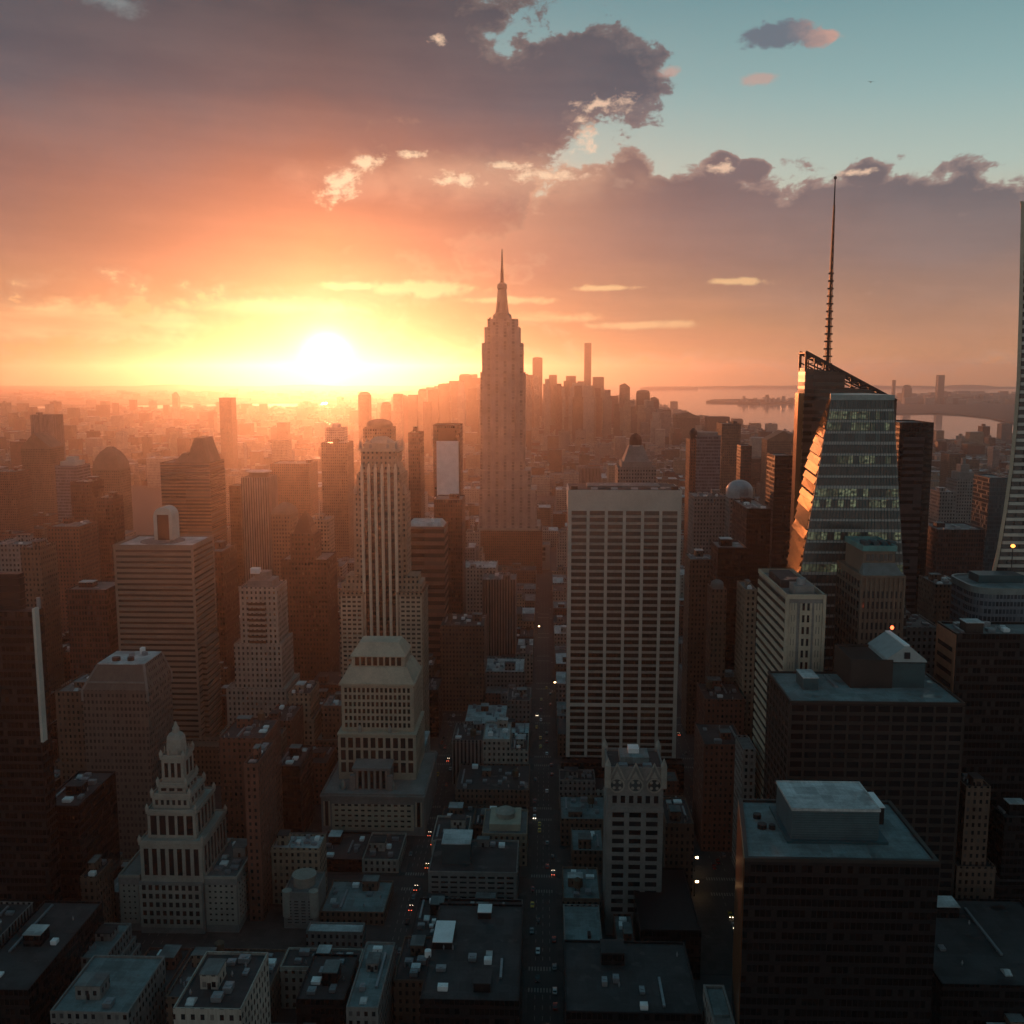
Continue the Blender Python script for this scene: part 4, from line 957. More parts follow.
def near_dark_block():
    Y = 300; X0, Z = at_y(745, 858, Y); X1, _ = at_y(940, 858, Y); D = 45; xb = X0+6.5
    t = thing('black_roof_box_block', 'black block at lower right with a large boxed penthouse on its teal roof', 'building', ((X0+X1)/2, Y, 0))
    foot = [(X0,Y),(X1,Y),(X1,Y+D),(xb,Y+D)]
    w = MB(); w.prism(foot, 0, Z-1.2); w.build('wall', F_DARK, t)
    def off(p, d): cx, cyy = (X0+X1)/2, Y+D/2; return (p[0]+(d if p[0] < cx else -d), p[1]+(d if p[1] < cyy else -d))
    ins = [off(p, 1.3) for p in foot]; pp = MB()
    for i in range(4):
        j = (i+1) % 4; pp.prism([foot[i], foot[j], ins[j], ins[i]], Z-1.2, Z)
    pp.build('parapet', P_DBROWN, t)
    lf = MB(); lf.prism([(X0-.25,Y+.6),(X0+.1,Y+.6),(xb+.1,Y+D-.4),(xb-.25,Y+D-.4)], 40, Z-.4); lf.build('sunset_panel', plain('sunset_tinted_side_panel', (.34,.16,.08), .3, .7, .15, .05), t)  # added strip: orange of the sunset-lit flank painted into its colour
    r = MB(); r.prism(ins, Z-1.2, Z-.9); r = r.build('roof', ROOF_G, t); zr = Z-.95
    p0, p1 = at_z(791, 842, zr), at_z(877, 842, zr); zz = at_y(830, 811, p0[1])[1]
    m = MB(); m.box(p0[0]-1.5, p1[0]+3, p0[1]-1.2, p0[1]+26, zr, zr+1.0); m.build('plinth', P_TEALD, r)
    m = MB(); m.box(p0[0], p1[0], p0[1], p0[1]+22, zr+1, zz); m.build('penthouse', plain('blue_teal_louvre', (.07,.12,.14), .5, .2, .2, .2), r)
    m = MB(); m.box(p0[0]-.3, p1[0]+.3, p0[1]-.3, p0[1]+22.3, zz, zz+.5); parapet(m, p0[0]-.3, p1[0]+.3, p0[1]-.3, p0[1]+22.3, zz+.5, .4, .4); m.build('penthouse_roof', ROOF_W, r)
    lv = MB()
    for k in range(1, 12): lv.box(p0[0]+.3, p1[0]-.3, p0[1]-.12, p0[1]+.1, zr+1+k*(zz-zr-1)/12-.12, zr+1+k*(zz-zr-1)/12+.12)
    lv.build('louvre', P_TEALD, r)
    q = at_z(879, 803, zr); m = MB(); m.box(p1[0]+2.5, p1[0]+6.5, p0[1]+14, p0[1]+26, zr, zr+6); m.box(p1[0]+2.3, p1[0]+6.7, p0[1]+13.8, p0[1]+26.2, zr+6, zr+6.4, 1); m.build('stair_head', [P_BLACK, WHITEP], r)
    for (px, py, rr) in [(762, 828, 1.6), (772, 829, 1.1), (757, 818, 1.4)]:
        q = at_z(px, py, zr); MB().cyl(q[0], q[1], zr, zr+1.6, rr, rr, 12).build('vent_drum', DARK, r)
    # low podium running along its left flank
    m = MB(); m.box(X0-7.5, X0-.3, Y-40, Y+26, 0, 46); parapet(m, X0-7.5, X0-.3, Y-40, Y+26, 46, 1.4, .7); m.build('podium', F_GREY, t)
    MB().box(X0-6.5, X0-1.2, Y+10, Y+24, 46, 47).build('podium_roof', ROOF_G, t)
    reserve(X0-8, X1+1, Y-41, Y+D, [(720, 940, 1024)], 'the black block with the boxed penthouse')
near_dark_block()

def right_edge_block():
    Y = 430; X0, Z = at_y(957, 634, Y); X1, _ = at_y(1085, 634, Y); D = 22; xb = X0-3
    t = thing('brick_flanked_black_block', 'black block at the right edge with an orange brick flank and flat grey roof', 'building', ((X0+X1)/2, Y, 0))
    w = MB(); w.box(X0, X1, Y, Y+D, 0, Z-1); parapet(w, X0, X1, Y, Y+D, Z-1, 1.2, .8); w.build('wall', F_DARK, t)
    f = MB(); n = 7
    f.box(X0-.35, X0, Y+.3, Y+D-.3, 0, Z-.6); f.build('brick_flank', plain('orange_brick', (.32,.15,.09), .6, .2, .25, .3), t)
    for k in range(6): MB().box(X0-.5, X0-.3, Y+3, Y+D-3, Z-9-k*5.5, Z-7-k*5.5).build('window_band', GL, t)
    r = MB().box(X0+.8, X1-.8, Y+.8, Y+D-.8, Z-1, Z-.8).build('roof', ROOF_T, t)
    roof_clutter(r, X0+2, X0+30, Y+3, Y+D-3, Z-.8, P_DBROWN, 12, 4, False)
    reserve(X0-1, X1, Y-1, Y+D, [(938, 1024, 760)], 'the brick-flanked black block')
    # round-cornered teal block behind it
    Y = 478; X0, Z = at_y(976, 590, Y); X1 = at_y(1060, 590, Y)[0]; D = 36
    t = thing('round_cornered_teal_block', 'low teal-grey block with rounded corners beside the curved white tower', 'building', ((X0+X1)/2, Y, 0))
    def rr(d, rad):
        pts = []; 
        for (cx, cyy, a0) in [(X0+rad, Y+rad, pi), (X1-rad, Y+rad, 1.5*pi), (X1-rad, Y+D-rad, 0), (X0+rad, Y+D-rad, .5*pi)]:
            for k in range(7): pts.append((cx+(rad-d)*cos(a0+k*pi/12), cyy+(rad-d)*sin(a0+k*pi/12)))
        return pts
    w = MB(); w.prism(rr(0, 9), 0, Z); w.build('wall', F_BLUE, t)
    o_, i_ = rr(-.4, 9), rr(.8, 9); pp = MB()
    for k in range(len(o_)):
        j = (k+1) % len(o_); pp.prism([o_[k], o_[j], i_[j], i_[k]], Z-2.2, Z+1)
    pp.build('parapet', plain('grey_teal_panel', (.18,.22,.22), .5, .1), t)
    r = MB(); r.prism(rr(.9, 9), Z, Z+.15); r = r.build('roof', ROOF_G, t); MB().box(X0+8, X0+30, Y+16, Y+28, Z+.1, Z+4).build('penthouse', P_TEALD, r)
    lp = MB(); lx, lz = at_y(1013, 546, Y+30); lp.cyl(lx, Y+30, Z+.1, lz-.8, .25, .25, 6); lp.build('lamp_pole', DARK, r)
    MB().lathe(lx, Y+30, [(.4, lz-.9), (1.1, lz-.3), (1.1, lz+.3), (.4, lz+.9)], 10).build('roof_lamp', WARMLAMP, r)
    reserve(X0-1, X1, Y-1, Y+D, [(974, 1024, 628)], 'the round-cornered teal block')
right_edge_block()

# ================================================================ 6. left side: banded tower, bevelled tower, edge tower
def banded_tower():
    Y = 610; X0, Z = at_y(113, 545, Y); X1, _ = at_y(192.5, 545, Y); D = 40
    t = thing('banded_brown_tower', 'bulky brown tower striped with horizontal window bands, arched housing on its flat roof', 'skyscraper', ((X0+X1)/2, Y+D/2, 0))
    nb = 42; bh = (Z-3)/nb; sp = MB()
    core = share_box('window_band', X1-X0-1.0, D-1.0, bh*.46, GLB)
    for j in range(nb):
        z0 = j*bh; sp.box(X0, X1, Y, Y+D, z0, z0+bh*.55); put('window_band', core, t, (0, 0, z0+bh*.775))
    sp.box(X0, X1, Y, Y+D, nb*bh, Z-1.2); 
    for xx in (X0, X1-1.2):
        for yy in (Y, Y+D-1.2): sp.box(xx-.05, xx+1.25, yy-.05, yy+1.25, 0, Z-1.3)
    parapet(sp, X0-.2, X1+.2, Y-.2, Y+D+.2, Z-1.2, 1.4, .8); sp.build('wall', plain('banded_tower_stone', (.23,.185,.15), .8, 0, .2, .05), t)
    r = MB().box(X0+.6, X1-.6, Y+.6, Y+D-.6, Z-1.2, Z-1).build('roof', ROOF_W, t)
    MB().cyl((X0+X1)/2-2, Y+22, Z-1.05, Z-.6, 14, 14, 24).build('roof_ring', ROOF_T, r)
    ax, az_ = at_y(167, 533, Y+30); w = 6.2; h = at_y(167, 506, Y+30)[1]-(Z-1); pts = [(ax-w, Z-1), (ax+w, Z-1)]+[(ax+w*cos(k*pi/12), Z-1+h-w+w*sin(k*pi/12)) for k in range(13)]
    MB().yprism(pts, Y+24, Y+36).build('arched_housing', P_WHITE, r, fix=True)
    w2 = 3.8; pts = [(ax-w2, Z-.8), (ax+w2, Z-.8), (ax+w2, Z-1+h-5), (ax-w2, Z-1+h-5)]; MB().yprism(pts, Y+23.8, Y+24.2).build('louvre', P_RED, r, fix=True)
    # lower right annex, banded as well, and its flat podium
    xa, za = X1+.02, at_y(200, 642, Y+10)[1]; xb = at_y(207, 642, Y+10)[0]
    an = MB()
    for j in range(int(za/bh)): an.box(xa, xb, Y+8, Y+D-6, j*bh, j*bh+bh*.55)
    an.box(xa, xb, Y+8, Y+D-6, int(za/bh)*bh, za); an.build('annex', plain('banded_tower_stone', (1,1,1)), t)
    MB().box(xa, xb-.5, Y+8.5, Y+D-6.5, 0, za-.3).build('annex_glazing', GLB, t)
    xp = at_y(226, 742, Y-12)[0]; zp = at_y(200, 748, Y-12)[1]
    pm = MB(); pm.box(X0+20, xp, Y-12, Y-.02, 0, zp); parapet(pm, X0+20, xp, Y-12, Y-.05, zp, 1); pm.box(X1+.02, xp, Y-.02, Y+7.9, 0, zp); pm.build('podium', F_BROWN, t)
    reserve(X0-1, xp, Y-13, Y+D+10, [(113, 168, 655), (168, 212, 745)], 'the brown banded tower')
banded_tower()

def bevel_tower():
    Y = 500; X0, Zs = at_y(82, 690, Y); X1, _ = at_y(147, 690, Y); D = 34; ZT = at_y(97, 665, Y+5)[1]
    t = thing('bevelled_brown_tower', 'squat brown tower with sloping shoulders leading up to a small white roof', 'skyscraper', ((X0+X1)/2, Y, 0))
    w = MB(); w.box(X0, X1, Y, Y+D, 0, Zs); w.build('wall', facade('bevelled_tower_wall', (.155,.125,.11), (.05,.042,.04), wu=2.2, wv=3.6, fu=.5, fv=.5, var=.2), t)
    x0t, x1t = X0+6.5, X1-3.5
    c = MB(); c.frustum((X0, X1, Y, Y+D), Zs, (x0t, x1t, Y+6, Y+D-4), ZT); c.build('bevelled_top', facade('bevelled_tower_wall', (1,1,1)), t)
    ed = MB()
    for (b, e) in [((X0,Y),(x0t,Y+6)), ((X1,Y),(x1t,Y+6)), ((X1,Y+D),(x1t,Y+D-4))]:
        ed.prism([(b[0]-.6,b[1]-.3),(b[0]+.6,b[1]-.3),(b[0]+.6,b[1]+.5),(b[0]-.6,b[1]+.5)], Zs-6, Zs); ed.prism([(b[0]-.6,b[1]-.3),(b[0]+.6,b[1]-.3),(b[0]+.6,b[1]+.5),(b[0]-.6,b[1]+.5)], Zs, ZT+.3, [(e[0]-.6,e[1]-.3),(e[0]+.6,e[1]-.3),(e[0]+.6,e[1]+.5),(e[0]-.6,e[1]+.5)])
    xs0, xs1 = X0+2.2, X1-1.6
    zl = Zs+(ZT-Zs)*.28; ed.box(X0+3, X1-2, Y+1.2, Y+2.2, zl, zl+.8)
    ed.build('ridge_trim', P_GREYST, t)
    r = MB().box(x0t-.2, x1t+.2, Y+5.8, Y+D-3.8, ZT, ZT+.6).build('roof', ROOF_W, t)
    for (u, v, s, m) in [(.3,.25,2.2,DARK),(.62,.25,1.8,DARK),(.5,.6,1.5,METAL),(.75,.7,1.6,METAL)]:
        cx, cyy = x0t+(x1t-x0t)*u, Y+6+(D-10)*v; MB().cyl(cx, cyy, ZT+.5, ZT+2.4, s, s, 12).build('vent_drum', m, r)
    xx = x0t+(x1t-x0t)*.66; MB().box(xx-1, xx+1, Y+24, Y+27, ZT+.5, ZT+4).build('stair_head', WHITEP, r)
    reserve(X0-1, X1+1, Y-1, Y+D, [(82, 168, 860)], 'the slope-shouldered brown tower')
bevel_tower()

def left_edge_tower():
    Y = 410; X1, Z = at_y(33, 612, Y); X0 = at_y(-60, 612, Y)[0]; D = 9
    t = thing('black_edge_tower', 'black glass tower cut by the left edge with one pale corner strip', 'skyscraper', ((X0+X1)/2, Y, 0))
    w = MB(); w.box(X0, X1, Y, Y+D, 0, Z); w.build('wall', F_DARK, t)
    s = MB(); s.box(X1-.2, X1+1.0, Y-.4, Y+3.2, at_y(36, 742, Y)[1], Z+1.5); s.build('corner_strip', P_WHITE, t)
    xt, zt = at_y(19, 574, Y+4); m = MB(); m.box(X0, xt, Y+3.5, Y+D-1, Z-.5, zt)
    for k in range(5): m.box(X0, xt+.4, Y+3, Y+D-.6, Z+(zt-Z)*(k+.2)/5, Z+(zt-Z)*(k+.45)/5)
    m.build('upper_tier', P_BLACK, t); MB().box(X0+1, X1-1, Y+1, Y+3.8, Z, Z+.3).build('roof', ROOF_D, t)
    MB().cyl(X1-.5, Y+6, Z, Z+5, .9, .9, 8).build('vent_drum', METAL, t)
    reserve(X0, X1+2, Y-1, Y+D, [(-20, 40, 900)], 'the black tower at the left edge')
left_edge_tower()

# ================================================================ further towers placed one by one
S = simple
def crown_on(t, dims, kind, **k):
    X0, X1, Y0, Y1, Z = dims; cx, cyy = (X0+X1)/2, (Y0+Y1)/2; W = X1-X0
    m = MB()
    if kind == 'trapezoid': m.frustum((cx+W*k['a'], cx+W*k['b'], Y0+4, Y1-4), Z-.3, (cx+W*k['c'], cx+W*k['d'], Y0+8, Y1-8), Z+k['h'])
    elif kind == 'bullet':
        pr = [(1, 0), (.93, .3), (.78, .55), (.55, .78), (.3, .92), (.18, 1.0)]
        for (a, h0), (b, h1) in zip(pr[:-1], pr[1:]): m.frustum((cx-W*a/2, cx+W*a/2, cyy-(Y1-Y0)*a/2, cyy+(Y1-Y0)*a/2), Z-.2+k['h']*h0, (cx-W*b/2, cx+W*b/2, cyy-(Y1-Y0)*b/2, cyy+(Y1-Y0)*b/2), Z-.2+k['h']*h1)
    elif kind == 'point':
        m.box(cx-W*.32, cx+W*.32, cyy-W*.32, cyy+W*.32, Z-.3, Z+k['h']*.45); m.frustum((cx-W*.34, cx+W*.34, cyy-W*.34, cyy+W*.34), Z+k['h']*.45, (cx-.3, cx+.3, cyy-.3, cyy+.3), Z+k['h'])
    elif kind == 'dome':
        r = W*.5*k.get('s', 1); m.lathe(cx, cyy, [(r, Z-.3), (r, Z+k['h']*.35)]+[(r*cos(a*pi/12), Z+k['h']*(.35+.65*sin(a*pi/12))) for a in range(1, 7)], 18)
    elif kind == 'wedge': m.yprism([(X0, Z-.3), (X1, Z-.3), (X1, Z+k['h']*k.get('r', .2)), (cx+W*k.get('p', 0), Z+k['h']), (X0, Z+k['h']*k.get('l', .6))], Y0+.5, Y1-.5)
    elif kind == 'drum': m.cyl(cx, cyy, Z-.3, Z+k['h'], W*.5*k.get('s', .6), None, 18)
    elif kind == 'tiers':
        z = Z-.3
        for (s, h) in k['tiers']: m.box(cx-W*s/2, cx+W*s/2, cyy-(Y1-Y0)*s/2, cyy+(Y1-Y0)*s/2, z, z+h+.3); z += h
    mats = k.get('mat', P_BROWN); return m.build(k.get('name', 'crown'), mats, t, fix=(kind == 'wedge'))

# ---- far left
t, d = S('office_tower', 'reddish tower with angled shoulders in front of a flat-topped one, far left', 21, 50, 449, 1500, 44, F_BROWN, 495, clutter=0); crown_on(t, d, 'wedge', h=24, l=.15, r=.1, p=-.05)
S('office_tower', 'flat-topped hazy tower behind the one with angled shoulders', 30, 53, 415, 1900, 40, F_STRIPE, 450, clutter=1)
S('office_block', 'dark hazy block with a flat top at the far left edge of the skyline', -8, 15, 472, 1300, 40, F_RED, 498)
t, d = S('office_tower', 'blue-grey tower with a small pale cap among reddish ones, far left', 55, 77, 466, 1150, 34, F_BLUE, 520, clutter=0); crown_on(t, d, 'tiers', tiers=[(.7, 5), (.35, 5)], mat=P_WHITE)
S('office_tower', 'dark red slab right of the blue-grey tower, taller of the two dark slabs', 70, 91, 482, 1000, 30, F_DRED, 530)
t, d = S('office_tower', 'brown tower with a rounded bullet-shaped top, far left', 92, 119, 470, 1300, 36, F_BROWN, 530, clutter=0); crown_on(t, d, 'bullet', h=30)
S('office_tower', 'narrow dark red slab in front of the bullet-topped tower', 97, 112, 498, 900, 24, F_DRED, 545)
t, d = S('office_tower', 'broad brown tower under a tapering trapezoid crown, behind the banded tower', 160, 209, 463, 1000, 48, facade('fine_banded_wall', (.17,.12,.09), wu=400, wv=3.6, fu=1.1, fv=.5), 545, clutter=0); crown_on(t, d, 'trapezoid', a=.02, b=.46, c=.15, d=.32, h=25, mat=P_BROWN); crown_on(t, d, 'trapezoid', a=-.26, b=.1, c=-.1, d=.02, h=9, name='roof_step')
S('office_slab', 'dark red slab standing right against the banded brown tower', 201, 222, 552, 700, 34, F_DRED, 650, clutter=1)
S('office_tower', 'thin dark tower left of the white-capped tower', 229, 240, 486, 1050, 20, F_DRED, 540, clutter=0)
t, d = S('office_tower', 'pale ribbed tower capped by a white disc, left of the sun-glow', 241, 268, 478, 960, 34, F_STRIPE, 560, clutter=0); crown_on(t, d, 'drum', h=5, s=.75); X0, X1, Y0, Y1, Z = d; MB().cyl((X0+X1)/2, (Y0+Y1)/2, Z+4.7, Z+5.6, (X1-X0)*.46, None, 20).build('roof_disc', ROOF_W, t)
S('office_tower', 'tall narrow tower catching orange haze, alone left of the sun', 219, 231, 398, 2500, 40, F_RED, 470, clutter=0)
t, d = S('office_block', 'wide orange-hazed block with a rounded parapet under the sun', 270, 309, 464, 1300, 50, F_RED, 505, clutter=1)
S('office_tower', 'tall orange-hazed slab directly below the sun', 321, 347, 443, 1200, 40, F_BROWN, 560, clutter=1)
t, d = S('office_tower', 'pale hazy tower with white cap behind the orange slab below the sun', 325, 343, 428, 1500, 34, F_STONE, 444, clutter=0); crown_on(t, d, 'drum', h=6, s=.5, mat=P_WHITE)
t, d = S('office_tower', 'orange domed tower directly behind the art deco crown', 363, 391, 428, 1050, 34, F_BROWN, 450, clutter=0); crown_on(t, d, 'dome', h=9, s=.95)
t, d = S('office_tower', 'round-topped thin tower near the sun above the deco crown', 358, 369, 395, 2600, 34, F_BROWN, 430, clutter=0); crown_on(t, d, 'dome', h=8)
S('office_tower', 'tall dark slab just right of the art deco tower', 408, 420, 433, 950, 30, F_DRED, 520, clutter=1)
# red slab with the white panel, banded block
Y = 900; t, d = S('panelled_slab', 'tall red slab with a large white panel on its upper front', 433, 460, 425, 960, 30, F_DRED, 600, clutter=0)
X0, X1, Y0, Y1, Z = d; q0, z0 = at_y(437, 497, 959); q1, z1 = at_y(458.5, 441, 959); MB().box(q0, q1, 958.6, 960.1, z0, z1).build('white_panel', WHITEP, t); MB().box(q0-2, q1+3, 955, 960.1, z0-2.5, z0).build('panel_ledge', WHITEP, t); MB().box(q0+2, q1-3, 958.7, 960.1, z1+1, at_y(448, 428, 959)[1]).build('upper_recess', P_RED, t)
Y = 770; X0, Z = at_y(404, 522, Y); t, d = S('banded_red_block', 'red-brown block with strong horizontal bands and a pale sloping roof edge', 404, 444, 527, Y, 30, facade('wide_banded_wall', (.22,.13,.10), wu=400, wv=6.4, fu=1.1, fv=.5), 600, clutter=0, roof=ROOF_W)
X0, X1, Y0, Y1, Z = d; m = MB(); m.frustum((X0+1, X1-1, Y0+1, Y1-1), Z-.4, (X0+4, X1-4, Y0+6, Y1-2), Z+3); m.build('roof_hood', ROOF_W, t); MB().lathe(X1-10, Y0+8, [(1.2, Z+2.8), (1.2, Z+5), (.3, Z+6.4)], 10).build('roof_lantern', WHITEP, t)
S('dark_red_slab', 'plain dark red slab between the banded red block and the stepped skyscraper', 434, 462, 500, 830, 34, F_DRED, 605, clutter=1)
# left middle, stepped and pointed towers
t, d = S('stepped_tower', 'pale stepped tower with dark slot windows and a bright roof box', 239, 277, 588, 640, 26, F_STONE, 660, clutter=0, base=[(4, 2.5, 3, 645), (9, 6, 7, 690), (13, 10, 12, 735)]); crown_on(t, d, 'tiers', tiers=[(.66, 4), (.36, 5)], mat=P_GREYST)
X0, X1, Y0, Y1, Z = d; MB().box(X0+6, X0+12, Y0+6, Y0+11, Z+8.4, Z+12).build('roof_box', WHITEP, t); rel = Facade(t); rel.grid('f', X0+5, X1-8, Y0, Z-58, Z-10, 1, 13, .6, 2.0, .2, GLB, winonly=True); rel.done([P_STONE])
t, d = S('pointed_tower', 'dark gothic tower with a pointed roof, tallest right of the pale stepped tower', 281, 327, 560, 720, 34, facade('dark_gothic_wall', (.075,.045,.035), wu=2.4, wv=3.6, fu=.45, fv=.5), 665, clutter=0); X0, X1, Y0, Y1, Z = d
m = MB(); xa, xb = at_y(290, 535, 722)[0], at_y(314, 535, 722)[0]; za = at_y(302, 534, 722)[1]; m.box(xa, xb, 722, 746, Z-.3, za); m.frustum((xa+2, xb-2, 724, 744), za, (xa+5, xb-5, 728, 740), za+9); m.frustum((xa+4.6, xb-4.6, 727.6, 740.4), za+9, ((xa+xb)/2-.3, (xa+xb)/2+.3, 733.7, 734.3), at_y(302, 511, 734)[1]); m.build('crown', facade('dark_gothic_wall', (1,1,1)), t)
t, d = S('round_topped_tower', 'hazy brown tower with a rounded top behind the pointed dark tower', 271, 291, 515, 860, 26, F_BROWN, 600, clutter=0); crown_on(t, d, 'bullet', h=10)
t, d = S('office_tower', 'pale narrow tower with a small mast behind the pointed dark tower', 306, 328, 520, 900, 28, F_BEIGE, 560, clutter=1, tank=False); MB().cyl((d[0]+d[1])/2, d[2]+10, d[4]-1, d[4]+18, .7, .3, 6).build('mast', METAL, t)
S('office_block', 'pale brown stepped block at the left edge with a greenish roof', -12, 27, 545, 690, 30, F_GREY, 590, roof=ROOF_G, clutter=3)
S('office_block', 'narrow block with a white end wall beside the greenish-roofed one', 20, 40, 548, 640, 22, F_BROWN, 600, clutter=1)
S('office_block', 'weathered block with a flat white roof, left of the banded tower', 47, 79, 527, 830, 34, F_RED, 575, clutter=3, tank=True)
S('office_block', 'dark brown block behind the slope-shouldered tower', 66, 106, 590, 640, 30, F_DRED, 650, clutter=1)
S('apartment_block', 'brown apartment block left of the slope-shouldered tower', 55, 85, 692, 530, 34, F_BROWN, 740, clutter=2)
S('office_block', 'black block with a cluttered grey roof left of the slope-shouldered tower base', 38, 78, 806, 425, 40, F_DARK, 900, clutter=5, roof=ROOF_D)
# ---- bottom left roofs
S('low_office_block', 'low dark block with a broad grey roof in the bottom left corner', -40, 28, 990, 330, 62, F_DARK, 1024, clutter=2, roof=ROOF_D)
t, d = S('stepped_low_block', 'low block with two setback ledges and a slate-coloured roof, bottom left', 57, 105, 958, 370, 26, F_GREY, 985, clutter=3, base=[(1.5, 1.5, 1.5, 976), (3, 3, 3, 987)], roof=ROOF_G)
S('low_office_block', 'low block with a bright teal roof at the bottom left', 50, 128, 1012, 315, 34, F_GREY, 1024, clutter=1, roof=ROOF_G)
# ---- around the left avenue and the front blocks
Y = 436; t, d = S('white_corner_tower', 'small pale tower with rounded corners and a drum on its roof', 283, 316, 893, Y, 20, P_GREYST, 930, clutter=0, roof=ROOF_T); X0, X1, Y0, Y1, Z = d
rel = Facade(t); rel.grid('f', X0+.5, X1-.5, Y, 2, Z-4, 4, 8, 1.3, 1.0, .35, GL); rel.done([P_GREYST]); m = MB(); m.cyl((X0+X1)/2, Y+10, Z-.5, Z+4, 5.2, 5.2, 20); m.cyl((X0+X1)/2, Y+10, Z+4, Z+4.6, 5.8, 5.8, 20); m.build('roof_drum', P_STONE, t)
for xx in (X0+1.5, X1-1.5): MB().cyl(xx, Y+1.5, Z-12, Z+.6, 2.3, 2.3, 14).build('rounded_corner', P_STONE, t)
S('low_shop_block', 'low block with teal-white roof sheets beside the small round-cornered tower', 320, 384, 912, 440, 30, F_BROWN, 932, clutter=4, roof=ROOF_G)
S('low_shop_block', 'low narrow block with a long pale awning roof, front of the round-cornered tower', 306, 362, 932, 421, 8, F_GREY, 945, clutter=0, roof=ROOF_W)
S('low_shop_block', 'long low block with a teal roof at the bottom beside the left avenue', 346, 378, 1008, 330, 42, F_GREY, 1024, clutter=2, roof=ROOF_G)
S('low_shop_block', 'low black block with roof machines in a row, bottom left of the avenue', 296, 344, 1000, 345, 30, F_DARK, 1024, clutter=5, roof=ROOF_D)
t, d = S('parapet_block', 'teal-grey block with a cube-shaped glass housing on its corner', 428, 517, 872, 455, 34, P_GREYST, 900, clutter=0, roof=ROOF_D); X0, X1, Y0, Y1, Z = d
rel = Facade(t); rel.grid('f', X0+.5, X1-.5, Y0, 2, Z-2, 9, 6, 1.2, 1.6, .3, GL); rel.grid('r', Y0+1, Y1-1, X1, 2, Z-2, 7, 6, 1.4, 1.6, .3, GL); rel.done([P_GREYST])
q0, q1 = X0+6, X0+20; m = MB(); m.box(q0, q1, Y0+9, Y0+24, Z-.5, Z+10); m.build('glass_housing', P_TEALD, t); MB().box(q0-.3, q1+.3, Y0+8.7, Y0+24.3, Z+10, Z+10.5).build('housing_roof', ROOF_W, t); roof_clutter(t, X0+1, X1-1, Y0+25, Y1-1, Z-.45, P_GREYST, 3, 3, False)
t, d = S('domed_apartment_block', 'beige block topped by a small drum beside the avenue', 482, 527, 834, 500, 30, F_BEIGE, 860, clutter=0, roof=ROOF_T); crown_on(t, d, 'tiers', tiers=[(.7, 3.5)], mat=P_BEIGE); m = MB(); cx = (d[0]+d[1])/2; m.lathe(cx, d[2]+15, [(5, d[4]+2.5), (5, d[4]+6), (5.6, d[4]+6.2), (4, d[4]+7.6), (1, d[4]+8.4)], 16); m.build('roof_drum', P_STONE, t)
t, d = S('black_roof_block', 'low black-roofed block with two bright skylights at the bottom centre', 420, 519, 1000, 330, 66, F_DARK, 1024, clutter=0, roof=ROOF_D); X0, X1, Y0, Y1, Z = d
for (p0, p1, r0, r1) in [(433, 452, 948, 927), (478, 491, 918, 911)]:
    a0, a1 = at_z(p0, r0, Z), at_z(p1, r0, Z); b0 = at_z(p0, r1, Z); m = MB(); m.box(a0[0], a1[0], a0[1], max(b0[1], a0[1]+6), Z-.5, Z+2.4); m.box(a0[0]-.2, a1[0]+.2, a0[1]-.2, max(b0[1], a0[1]+6)+.2, Z+2.4, Z+2.8, 1); m.build('skylight', [P_BLACK, WHITEP], t)
a0 = at_z(428, 955, Z); MB().cyl(a0[0], a0[1], Z-.5, Z+2, 1.3, 1.3, 12).build('vent_drum', WHITEP, t); roof_clutter(t, X0+2, X1-3, Y0+3, Y0+36, Z-.45, P_BLACK, 8, 4, False)
S('brick_block', 'brown brick block with rows of small windows beside the left avenue', 455, 529, 790, 560, 40, F_BROWN, 808, clutter=10, roof=ROOF_D, tank=True)
S('low_brick_block', 'brick block with a long white skylight roof between the avenues', 464, 506, 722, 700, 40, F_RED, 724, clutter=8, roof=ROOF_W)
S('stone_block', 'ornate brown block with a heavy cornice and cluttered roof between the avenues', 440, 484, 626, 745, 40, F_BROWN, 655, clutter=9, roof=ROOF_D, tank=True)
S('pale_block', 'pale stone block with two white roof boxes below the stepped skyscraper', 463, 496, 568, 900, 36, F_STONE, 592, clutter=3, roof=ROOF_W)
S('pale_block', 'pale ribbed block with a turreted parapet, next to the one with two white roof boxes', 482, 516, 580, 850, 30, F_STRIPE, 618, clutter=5)
t, d = S('white_sign_block', 'small white block with three dark square windows beside the avenue', 537, 550, 545, 1312, 30, P_WHITE, 565, clutter=0)
X0, X1, Y0, Y1, Z = d
for k in range(3): MB().box((X0+X1)/2-2.6, (X0+X1)/2+2.6, Y0-.2, Y0+.1, Z-7.5-k*7, Z-3-k*7).build('window', GL, t)
S('low_white_block', 'low block with white and grey roofs and a barrel skylight between the avenues', 484, 524, 672, 760, 40, F_GREY, 688, clutter=9, roof=ROOF_W)
# ---- low blocks round the gothic block
t, d = S('low_teal_roof_block', 'long low block with a teal roof left of the gothic block', 566, 607, 986, 372, 62, F_GREY, 1000, clutter=0, roof=ROOF_G); X0, X1, Y0, Y1, Z = d
for k in range(4): MB().box((X0+X1)/2+2, (X0+X1)/2+3.4, Y0+14+k*7, Y0+18+k*7, Z-.5, Z+.9).build('air_unit', DARK, t)
t, d = S('low_teal_roof_block', 'narrow low block with a teal roof right of the gothic block', 669, 699, 932, 408, 46, F_DARK, 1000, clutter=2, roof=ROOF_G, base=[(13, 0, 6, 932)])
S('low_brick_block', 'black brick block along the bottom edge right of the avenue', 566, 702, 1012, 318, 44, F_DARK, 1024, clutter=4, roof=ROOF_D)
S('low_teal_roof_block', 'small block with a pale teal roof tucked behind the gothic block on its left', 572, 604, 851, 492, 26, F_BROWN, 868, clutter=2, roof=ROOF_G)
